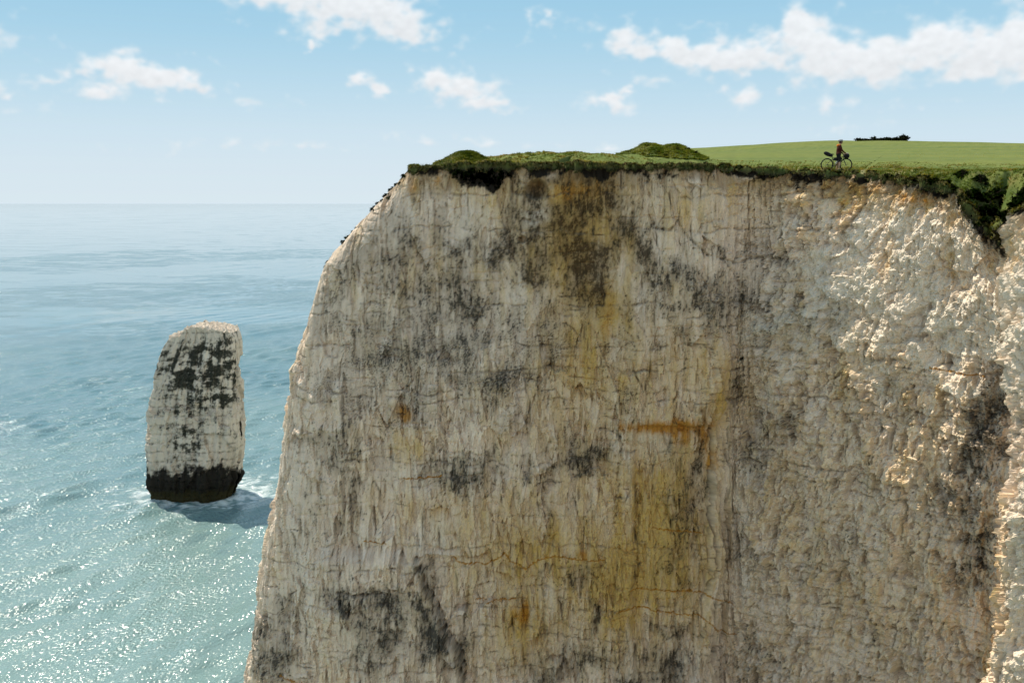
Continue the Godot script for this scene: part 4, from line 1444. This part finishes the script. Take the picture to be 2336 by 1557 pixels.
	# gorse over the larger mound, with a little yellow flower
	for k in 16:
		var q := Vector2(rng.randfn() * 0.45 - 0.25, rng.randfn() * 0.4 + 0.3).limit_length(1.0)
		var x := 10.75 + q.x * 2.6
		var z := -72.0 + q.y * 2.6
		var s := rng.randf_range(0.18, 0.34)
		var fl := q.x < -0.2 and k % 2 == 0
		shrub("gorse_bush", "yellow" if fl else "gorse", Vector3(x, land_height(x, z) - s * 0.55, z), Vector3(s * 1.5, s * 0.75, s * 1.3), "gorse bush with yellow flowers on the larger grassy mound" if fl else ("low spreading green gorse bush on the larger grassy mound" if s > 0.32 else "small green gorse bush on the larger grassy mound"), "bush", "gorse on the larger mound")
	for k in 7:
		var q := Vector2(rng.randfn() * 0.5, rng.randfn() * 0.5).limit_length(0.95)
		var x := -3.0 + q.x * 1.4
		var z := -63.6 + q.y * 1.4
		var s := rng.randf_range(0.22, 0.36)
		shrub("scrub_bush", "gorse", Vector3(x, land_height(x, z) - s * 0.6, z), Vector3(s * 1.5, s * 0.65, s * 1.3), "low dark scrub bush covering the smaller mound at the headland's end", "bush", "scrub on the smaller mound")
	# wind-clipped hawthorns on the crest of the field
	for k in 20:
		var px := 1956.0 + 112.0 * k / 19.0
		var d := 292.0 - 26.0 * k / 19.0
		var tall := 0.75 + 0.25 * rng.randf()
		if k == 6: tall = 1.25
		if k >= 17: tall = 1.45 - 0.15 * (k - 17)
		var w := at_depth(px, 325, d)
		shrub("hawthorn_tree", "hawthorn", Vector3(w.x, land_height(w.x, w.z) - 0.3, w.z), Vector3(1.25, tall, 1.2), "taller rounded hawthorn standing above the thicket on the field's crest" if k == 6 or k >= 17 else "low dark hawthorn in the wind-clipped thicket on the field's crest", "tree", "hawthorns on the crest of the field")
	for k in 5:
		var w := at_depth(1920.0 + 6.0 * k, 318, 330.0)
		shrub("hawthorn_tree", "hawthorn", Vector3(w.x, land_height(w.x, w.z) - 0.5, w.z), Vector3(1.1, 0.6, 1.1), "low dark bush in the short row beside the hawthorn thicket", "tree", "row of bushes beside the thicket")

	# grass
	var gm := vmat(0.85, 0.2)
	gm.backlight_enabled = true
	gm.backlight = Color(0.9, 0.9, 0.5)
	gm.cull_mode = BaseMaterial3D.CULL_DISABLED
	var nG := noise(0.35, 3, FastNoiseLite.TYPE_SIMPLEX_SMOOTH, 301)
	var sets := [[], [], []]
	var tints := [[], [], []]
	var first := int((-20.5 - A_RIGHT) / DA)
	var last := 0
	for i in colN:
		if cU[i] < NOSE_COLUMN: last = i
	for k in 46000:
		var i := rng.randi_range(first, last)
		var d := 22.0 * pow(rng.randf(), 2.2)
		var c := clampi(8 + i / 2, 0, landCols - 1)
		var span := Vector2(landV[2 * landCols + c].x - landV[(landRows - 1) * landCols + c].x, landV[2 * landCols + c].z - landV[(landRows - 1) * landCols + c].z).length()
		if span < 60.0: d *= 400.0 / 22.0 * 0.9
		var p := on_land(i, d)
		var n := nG.get_noise_2d(p.x, p.z)
		var s := rng.randf_range(0.45, 0.95) * (1.0 + 0.7 * n) * (1.0 if d < 8.0 or span < 60.0 else 0.6)
		var b := Basis(Vector3.UP, rng.randf() * TAU).scaled(Vector3(s, s * rng.randf_range(0.8, 1.2), s))
		var w := rng.randi() % 3
		sets[w].append(Transform3D(b, p - Vector3(0, 0.03, 0)))
		var dry := clampf(0.4 + 1.3 * n + rng.randfn() * 0.22, 0.0, 1.0)
		if d < 0.35 + 0.5 * n and span > 60.0:
			tints[w].append(Color(0.045, 0.05, 0.02).lerp(Color(0.13, 0.10, 0.045), rng.randf()))
			continue
		tints[w].append(Color(0.095, 0.140, 0.028).lerp(Color(0.27, 0.22, 0.09), dry * dry).lerp(Color(0.05, 0.085, 0.02), 0.7 if nG.get_noise_2d(p.x * 1.5 + 80.0, p.z * 1.5) > 0.18 else 0.0))
	# longer growth over the two mounds
	for k in 9000:
		var big := k < 6500
		var q := Vector2(rng.randfn() * 0.55, rng.randfn() * 0.55).limit_length(1.15)
		var x := (10.75 if big else -3.0) + q.x * (2.8 if big else 1.6)
		var z := (-72.5 if big else -64.0) + q.y * (3.0 if big else 1.9)
		var s := rng.randf_range(0.5, 1.2)
		var w := rng.randi() % 3
		sets[w].append(Transform3D(Basis(Vector3.UP, rng.randf() * TAU).scaled(Vector3(s, s, s)), Vector3(x, land_height(x, z) - 0.03, z)))
		var n := clampf(0.5 + 1.4 * nG.get_noise_2d(x * 2.0, z * 2.0) + rng.randfn() * 0.15, 0.0, 1.0)
		tints[w].append(Color(0.08, 0.12, 0.03).lerp(Color(0.20, 0.21, 0.08), n) if big else Color(0.04, 0.065, 0.02).lerp(Color(0.11, 0.13, 0.045), n))
	# fringe hanging over the lip
	for k in 2600:
		var i := rng.randi_range(first, last)
		var c := clampi(8 + i / 2, 0, landCols - 1)
		var p := landV[rng.randi_range(0, 2) * landCols + c]
		var out := Vector3(cNX[i], 0, cNZ[i])
		var up := (out * rng.randf_range(0.3, 1.4) + Vector3.UP * rng.randf_range(-0.3, 1.0)).normalized()
		var side := up.cross(out if absf(up.dot(out)) < 0.95 else Vector3.UP).normalized()
		var s := rng.randf_range(0.45, 1.0)
		var w := rng.randi() % 3
		sets[w].append(Transform3D(Basis(side * s, up * s, side.cross(up) * s), p))
		tints[w].append(Color(0.05, 0.075, 0.02).lerp(Color(0.26, 0.21, 0.09), pow(rng.randf(), 1.6)))
	for w in 3:
		scatter(["turf_grass", "turf_grass_001", "turf_grass_002"][w], tuft_mesh(310 + w, 11, 0.15, 0.10, 0.12), gm, sets[w], tints[w], "rough grass growing over the clifftop and hanging from its edge")
	# buttercups in the field
	var fl := []
	var fc := []
	for k in 420:
		var px := rng.randf_range(2030, 2420)
		var d := rng.randf_range(75, 190)
		var w := at_depth(px, 360, d)
		fl.append(Transform3D(Basis().scaled(Vector3.ONE * rng.randf_range(0.3, 0.8)), Vector3(w.x, land_height(w.x, w.z) + 0.05, w.z)))
		fc.append(Color(0.55, 0.48, 0.10))
	scatter("field_flowers", flower_mesh(), gm, fl, fc, "scattered yellow flowers in the green field")

# ------------------------------------------------------------------ bicycle with bags, and the person astride it
var rider := Vector3()

func torus(R: float, r: float, ring := 40, seg := 8) -> ArrayMesh:
	# about the z axis
	var V := PackedVector3Array()
	var N := PackedVector3Array()
	for j in ring + 1:
		var a := TAU * j / ring
		var d := Vector3(cos(a), sin(a), 0)
		for k in seg + 1:
			var b := TAU * k / seg
			var n := d * cos(b) + Vector3(0, 0, 1) * sin(b)
			N.append(n)
			V.append(d * R + n * r)
	var flip := (V[1] - V[0]).cross(V[seg + 1] - V[0]).dot(N[0]) < 0.0
	return arrays_mesh(V, N, grid_index(seg + 1, ring + 1, flip))

func blob(a: Vector3, b: Vector3, ra: float, rb: float, flat: float, seg := 14, rings := 12) -> ArrayMesh:
	# a soft bag: rounded tapering sausage from a to b, flattened across z
	var d := (b - a)
	var l := d.length()
	d /= l
	var s := d.cross(Vector3(0, 0, 1)).normalized() if absf(d.z) < 0.9 else Vector3.UP
	var side := d.cross(s).normalized()
	var V := PackedVector3Array()
	for j in rings + 1:
		var t := j / float(rings)
		var prof := pow(sin(PI * clampf(t, 0.001, 0.999)), 0.4) * lerpf(ra, rb, t)
		for k in seg + 1:
			var w := TAU * k / seg
			V.append(a + d * l * t + (s * cos(w) + side * sin(w) * flat) * prof)
	var mid := rings / 2 * (seg + 1)
	var flip := (V[mid + 1] - V[mid]).cross(V[mid + seg + 1] - V[mid]).dot(V[mid] - (a + b) * 0.5) < 0.0
	return arrays_mesh(V, grid_normals(V, seg + 1, rings + 1, flip), grid_index(seg + 1, rings + 1, flip))

func build_bicycle() -> void:
	var w := at_depth(1908, 391, 58.4)
	var best := 1e9
	for p in landV:
		var dd := Vector2(p.x - w.x, p.z - w.z).length_squared()
		if dd < best:
			best = dd
			rider = Vector3(w.x, p.y - 0.02, w.z)
	var o := thing("bicycle", rider)
	tag(o, "black touring bicycle with saddle and handlebar bags at the cliff edge", "bicycle")
	var black := mat(Color(0.012, 0.012, 0.014), 0.6)
	var metal := mat(Color(0.10, 0.10, 0.11), 0.4)
	metal.metallic = 0.5
	var paint := mat(Color(0.02, 0.022, 0.024), 0.5)
	var cloth := mat(Color(0.014, 0.014, 0.016), 0.9)
	var tyre := torus(0.342, 0.028)
	var rim := torus(0.312, 0.011, 40, 6)
	for x in [-0.55, 0.55]:
		var wh := Node3D.new()
		wh.name = "wheel"
		o.add_child(wh, true)
		wh.position = Vector3(x, 0.37, 0)
		add_mesh("tyre", tyre, black, wh)
		add_mesh("rim", rim, black, wh)
		add_mesh("hub", tubes([[Vector3(0, 0, -0.05), Vector3(0, 0, 0.05), 0.022]]), metal, wh)
		for k in 14:
			var a := TAU * k / 14.0
			add_mesh("spoke", tubes([[Vector3(0, 0, 0.03 * (1 if k % 2 else -1)), Vector3(cos(a + 0.25), sin(a + 0.25), 0) * 0.31, 0.0016]], 4), metal, wh)
	var bb := Vector3(-0.12, 0.30, 0)
	var seat := Vector3(-0.26, 0.78, 0)
	var head_low := Vector3(0.40, 0.66, 0)
	var head_top := Vector3(0.36, 0.82, 0)
	add_mesh("frame", tubes([[bb, seat, 0.016], [seat + Vector3(0.02, -0.04, 0), head_top, 0.016], [bb, head_low, 0.02], [head_low, head_top, 0.02],
		[bb + Vector3(0, 0, 0.03), Vector3(-0.55, 0.37, 0.06), 0.009], [bb - Vector3(0, 0, 0.03), Vector3(-0.55, 0.37, -0.06), 0.009], [seat + Vector3(0.02, -0.08, 0.02), Vector3(-0.55, 0.37, 0.06), 0.008], [seat + Vector3(0.02, -0.08, -0.02), Vector3(-0.55, 0.37, -0.06), 0.008]]), paint, o)
	add_mesh("fork", tubes([[head_low, Vector3(0.42, 0.60, 0), 0.02], [Vector3(0.42, 0.62, 0.05), Vector3(0.55, 0.37, 0.055), 0.012], [Vector3(0.42, 0.62, -0.05), Vector3(0.55, 0.37, -0.055), 0.012], [Vector3(0.42, 0.62, -0.05), Vector3(0.42, 0.62, 0.05), 0.014]]), paint, o)
	add_mesh("seat_post", tubes([[seat, Vector3(-0.31, 0.94, 0), 0.014]]), black, o)
	add_mesh("saddle", blob(Vector3(-0.44, 0.965, 0), Vector3(-0.14, 0.955, 0), 0.05, 0.025, 1.3), black, o)
	add_mesh("handlebar", tubes([[head_top, Vector3(0.36, 0.93, 0), 0.015], [Vector3(0.36, 0.93, 0), Vector3(0.44, 0.96, 0), 0.015], [Vector3(0.44, 0.96, -0.22), Vector3(0.44, 0.96, 0.22), 0.013],
		[Vector3(0.44, 0.96, 0.22), Vector3(0.52, 0.95, 0.23), 0.013], [Vector3(0.52, 0.95, 0.23), Vector3(0.54, 0.88, 0.24), 0.013], [Vector3(0.54, 0.88, 0.24), Vector3(0.48, 0.83, 0.25), 0.013],
		[Vector3(0.44, 0.96, -0.22), Vector3(0.52, 0.95, -0.23), 0.013], [Vector3(0.52, 0.95, -0.23), Vector3(0.54, 0.88, -0.24), 0.013], [Vector3(0.54, 0.88, -0.24), Vector3(0.48, 0.83, -0.25), 0.013]]), black, o)
	var sbag := add_mesh("saddle_bag", blob(Vector3(-0.76, 1.07, 0), Vector3(-0.22, 0.84, 0), 0.135, 0.09, 0.95), cloth, o)
	add_mesh("strap", tubes([[Vector3(-0.55, 1.09, 0), Vector3(-0.60, 0.89, 0), 0.012]]), black, sbag)
	var hbag := add_mesh("handlebar_bag", blob(Vector3(0.56, 0.86, -0.24), Vector3(0.56, 0.86, 0.24), 0.16, 0.16, 1.0), cloth, o)
	hbag.rotation = Vector3.ZERO
	add_mesh("pouch", blob(Vector3(0.52, 1.00, -0.1), Vector3(0.64, 0.99, 0.1), 0.05, 0.05, 0.8), mat(Color(0.25, 0.26, 0.26), 0.8), hbag)
	add_mesh("frame_bag", blob(Vector3(-0.22, 0.66, 0), Vector3(0.33, 0.72, 0), 0.09, 0.12, 0.35), cloth, o)
	add_mesh("bottle", tubes([[Vector3(-0.06, 0.42, 0), Vector3(0.06, 0.57, 0), 0.035], [Vector3(0.06, 0.57, 0), Vector3(0.085, 0.60, 0), 0.018]], 10), mat(Color(0.3, 0.32, 0.33), 0.5), o)
	add_mesh("chainring", torus(0.085, 0.008, 30, 6), black, o).position = bb + Vector3(0, 0, 0.045)
	for s in [1, -1]:
		var cr := add_mesh("crank", tubes([[bb + Vector3(0, 0, 0.06 * s), bb + Vector3(-0.16 * s, -0.05 * s, 0.075 * s), 0.011]]), metal, o)
		add_mesh("pedal", tubes([[bb + Vector3(-0.16 * s, -0.05 * s, 0.08 * s), bb + Vector3(-0.16 * s, -0.05 * s, 0.17 * s), 0.022]]), black, cr)

# smooth union of tapered capsules, meshed as surface nets
func nets(bones: Array, cell: float, blend: float) -> ArrayMesh:
	var lo := Vector3.INF
	var hi := -Vector3.INF
	for b in bones:
		var m := maxf(b[2], b[3]) + blend + cell * 2.0
		for p in [b[0], b[1]]:
			lo = lo.min(p - Vector3.ONE * m)
			hi = hi.max(p + Vector3.ONE * m)
	var nx := int((hi.x - lo.x) / cell) + 2
	var ny := int((hi.y - lo.y) / cell) + 2
	var nz := int((hi.z - lo.z) / cell) + 2
	var f := PackedFloat32Array()
	f.resize(nx * ny * nz)
	f.fill(1.0)
	var own := PackedInt32Array()
	own.resize(nx * ny * nz)
	var near := PackedFloat32Array()
	near.resize(nx * ny * nz)
	near.fill(1e9)
	for n in bones.size():
		var b: Array = bones[n]
		var a: Vector3 = b[0]
		var ab: Vector3 = b[1] - a
		var l2 := maxf(ab.length_squared(), 1e-9)
		var m := maxf(b[2], b[3]) + blend + cell * 2.0
		var p0 := ((Vector3(b[0]).min(b[1]) - Vector3.ONE * m - lo) / cell).max(Vector3.ZERO)
		var p1 := ((Vector3(b[0]).max(b[1]) + Vector3.ONE * m - lo) / cell).min(Vector3(nx - 1, ny - 1, nz - 1))
		for z in range(int(p0.z), int(p1.z) + 1):
			for y in range(int(p0.y), int(p1.y) + 1):
				for x in range(int(p0.x), int(p1.x) + 1):
					var p := lo + Vector3(x, y, z) * cell
					var t := clampf((p - a).dot(ab) / l2, 0.0, 1.0)
					var d: float = p.distance_to(a + ab * t) - lerpf(b[2], b[3], t)
					var k := (z * ny + y) * nx + x
					var g := f[k]
					var h := maxf(blend - absf(g - d), 0.0) / blend
					f[k] = minf(g, d) - h * h * blend * 0.25
					if d < near[k]:
						near[k] = d
						own[k] = n
	var id := PackedInt32Array()
	id.resize(f.size())
	id.fill(-1)
	var V := PackedVector3Array()
	var C := PackedColorArray()
	var sx := 1
	var sy := nx
	var sz := nx * ny
	var corners := [0, sx, sy, sx + sy, sz, sx + sz, sy + sz, sx + sy + sz]
	var offs := [Vector3(0, 0, 0), Vector3(1, 0, 0), Vector3(0, 1, 0), Vector3(1, 1, 0), Vector3(0, 0, 1), Vector3(1, 0, 1), Vector3(0, 1, 1), Vector3(1, 1, 1)]
	var edges := [[0, 1], [2, 3], [4, 5], [6, 7], [0, 2], [1, 3], [4, 6], [5, 7], [0, 4], [1, 5], [2, 6], [3, 7]]
	for z in nz - 1:
		for y in ny - 1:
			for x in nx - 1:
				var k := (z * ny + y) * nx + x
				var ins := 0
				for c in corners:
					if f[k + c] < 0.0: ins += 1
				if ins == 0 or ins == 8: continue
				var sum := Vector3.ZERO
				var cnt := 0
				for e in edges:
					var fa := f[k + corners[e[0]]]
					var fb := f[k + corners[e[1]]]
					if (fa < 0.0) != (fb < 0.0):
						sum += offs[e[0]].lerp(offs[e[1]], fa / (fa - fb))
						cnt += 1
				id[k] = V.size()
				V.append(lo + (Vector3(x, y, z) + sum / cnt) * cell)
				C.append(bones[own[k]][4])
	var ix := PackedInt32Array()
	for z in range(1, nz - 1):
		for y in range(1, ny - 1):
			for x in range(1, nx - 1):
				var k := (z * ny + y) * nx + x
				for e in [[sx, sy, sz], [sy, sz, sx], [sz, sx, sy]]:
					var a := f[k] < 0.0
					if a == (f[k + e[0]] < 0.0): continue
					var q := [id[k - e[1] - e[2]], id[k - e[2]], id[k], id[k - e[1]]]
					if q.has(-1): continue
					if a: ix.append_array(PackedInt32Array([q[0], q[2], q[1], q[0], q[3], q[2]]))
					else: ix.append_array(PackedInt32Array([q[0], q[1], q[2], q[0], q[2], q[3]]))
	var N := PackedVector3Array()
	N.resize(V.size())
	for t in range(0, ix.size(), 3):
		var n := (V[ix[t + 2]] - V[ix[t]]).cross(V[ix[t + 1]] - V[ix[t]])
		for m in 3: N[ix[t + m]] += n
	for n in N.size(): N[n] = N[n].normalized()
	return arrays_mesh(V, N, ix, C)

func build_person() -> void:
	var o := thing("person", rider + Vector3(0.10, 0, 0))
	tag(o, "person in red jacket and grey helmet standing astride the loaded bicycle", "person")
	var jacket := Color(0.062, 0.012, 0.011)
	var shorts := Color(0.012, 0.012, 0.014)
	var skin := Color(0.42, 0.26, 0.18)
	var shoe := Color(0.03, 0.03, 0.03)
	var hair := Color(0.02, 0.015, 0.01)
	var B := []
	for s in [1.0, -1.0]:
		B.append([Vector3(0.00, 0.95, 0.085 * s), Vector3(0.03, 0.56, 0.15 * s), 0.095, 0.070, shorts])
		B.append([Vector3(0.03, 0.54, 0.15 * s), Vector3(0.035, 0.46, 0.165 * s), 0.055, 0.052, skin])
		B.append([Vector3(0.025, 0.42, 0.17 * s), Vector3(-0.03, 0.10, 0.20 * s), 0.054, 0.036, skin])
		B.append([Vector3(-0.05, 0.05, 0.20 * s), Vector3(0.15, 0.04, 0.22 * s), 0.044, 0.036, shoe])
		B.append([Vector3(0.03, 1.41, 0.17 * s), Vector3(0.10, 1.17, 0.25 * s), 0.062, 0.050, jacket])
		B.append([Vector3(0.10, 1.17, 0.25 * s), Vector3(0.31, 1.02, 0.215 * s), 0.050, 0.034, jacket])
		B.append([Vector3(0.09, 1.655, 0.082 * s), Vector3(0.085, 1.63, 0.084 * s), 0.016, 0.012, skin])
		# hand over the bar: palm, four fingers, thumb
		var wr := Vector3(0.32, 1.005, 0.215 * s)
		B.append([wr, Vector3(0.37, 0.99, 0.21 * s), 0.028, 0.026, skin])
		for n in 4:
			var z: float = (0.245 - 0.021 * n) * s
			var l: float = [0.85, 1.0, 1.05, 0.95][n]
			var k0 := Vector3(0.375, 0.992, z)
			var k1 := k0 + Vector3(0.05 * l, 0.004, 0)
			var k2 := k1 + Vector3(0.022 * l, -0.024 * l, 0)
			B.append([k0, k1, 0.010, 0.009, skin])
			B.append([k1, k2, 0.009, 0.008, skin])
		B.append([Vector3(0.345, 0.985, 0.192 * s), Vector3(0.375, 0.955, 0.175 * s), 0.012, 0.010, skin])
	B.append([Vector3(0.0, 0.96, -0.07), Vector3(0.0, 0.96, 0.07), 0.115, 0.115, shorts])
	B.append([Vector3(0.0, 1.02, 0.0), Vector3(0.02, 1.22, 0.0), 0.140, 0.150, jacket])
	B.append([Vector3(0.0, 1.00, -0.06), Vector3(0.0, 1.00, 0.06), 0.120, 0.120, jacket])
	B.append([Vector3(0.02, 1.30, -0.08), Vector3(0.02, 1.30, 0.08), 0.120, 0.120, jacket])
	B.append([Vector3(0.02, 1.41, -0.15), Vector3(0.02, 1.41, 0.15), 0.070, 0.070, jacket])
	B.append([Vector3(0.04, 1.45, 0.0), Vector3(0.07, 1.56, 0.0), 0.058, 0.052, skin])
	B.append([Vector3(0.08, 1.66, 0.0), Vector3(0.10, 1.67, 0.0), 0.088, 0.086, hair])
	B.append([Vector3(0.12, 1.63, 0.0), Vector3(0.13, 1.59, 0.0), 0.066, 0.044, skin])
	B.append([Vector3(0.185, 1.64, 0.0), Vector3(0.205, 1.622, 0.0), 0.012, 0.013, skin])
	B.append([Vector3(0.172, 1.585, -0.014), Vector3(0.172, 1.585, 0.014), 0.010, 0.010, Color(0.33, 0.15, 0.11)])
	for s in [1.0, -1.0]:
		B.append([Vector3(0.178, 1.655, 0.032 * s), Vector3(0.176, 1.655, 0.036 * s), 0.010, 0.010, Color(0.05, 0.04, 0.035)])
	add_mesh("body", nets(B, 0.011, 0.03), vmat(0.85, 0.3), o)
	# folded hood and helmet
	var orange := Color(0.55, 0.16, 0.025)
	var H := []
	for k in 7:
		var a0 := PI * (0.28 + 1.44 * k / 7.0)
		var a1 := PI * (0.28 + 1.44 * (k + 1) / 7.0)
		H.append([Vector3(0.03 + 0.095 * cos(a0), 1.465 - 0.03 * cos(a0), 0.10 * sin(a0)), Vector3(0.03 + 0.095 * cos(a1), 1.465 - 0.03 * cos(a1), 0.10 * sin(a1)), 0.036, 0.036, orange])
	H.append([Vector3(-0.09, 1.44, -0.04), Vector3(-0.09, 1.44, 0.04), 0.045, 0.045, orange])
	add_mesh("hood", nets(H, 0.012, 0.04), vmat(0.85, 0.3), o)
	var helm := []
	for s in [-1.0, 0.0, 1.0]:
		helm.append([Vector3(0.0, 1.735, 0.035 * s), Vector3(0.15, 1.745, 0.03 * s), 0.062, 0.056, Color(0.30, 0.31, 0.33)])
	helm.append([Vector3(0.16, 1.725, -0.05), Vector3(0.16, 1.725, 0.05), 0.03, 0.03, Color(0.30, 0.31, 0.33)])
	add_mesh("helmet", nets(helm, 0.01, 0.03), vmat(0.5, 0.5), o)

func build_bird() -> void:
	var o := thing("seabird", stackTop + Vector3(0, 0.2, 0))
	o.scale = Vector3.ONE * 0.5
	tag(o, "small dark seabird perched on top of the sea stack", "bird")
	var c := Color(0.03, 0.03, 0.03)
	var B := [[Vector3(-0.12, 0.26, 0), Vector3(0.12, 0.36, 0), 0.09, 0.10, c], [Vector3(-0.12, 0.26, 0), Vector3(-0.34, 0.18, 0), 0.06, 0.02, c], [Vector3(0.14, 0.40, 0), Vector3(0.18, 0.58, 0), 0.055, 0.04, c], [Vector3(0.18, 0.60, 0), Vector3(0.24, 0.62, 0), 0.05, 0.035, c]]
	add_mesh("body", nets(B, 0.02, 0.05), vmat(0.7, 0.3), o)
	add_mesh("beak", tubes([[Vector3(0.26, 0.62, 0), Vector3(0.37, 0.60, 0), 0.016, 0.005]], 6), mat(Color(0.3, 0.2, 0.05), 0.5), o)
	for s in [1, -1]:
		add_mesh("leg", tubes([[Vector3(0, 0.22, 0.05 * s), Vector3(0.02, -0.02, 0.06 * s), 0.012]], 5), mat(Color(0.05, 0.04, 0.03), 0.7), o)
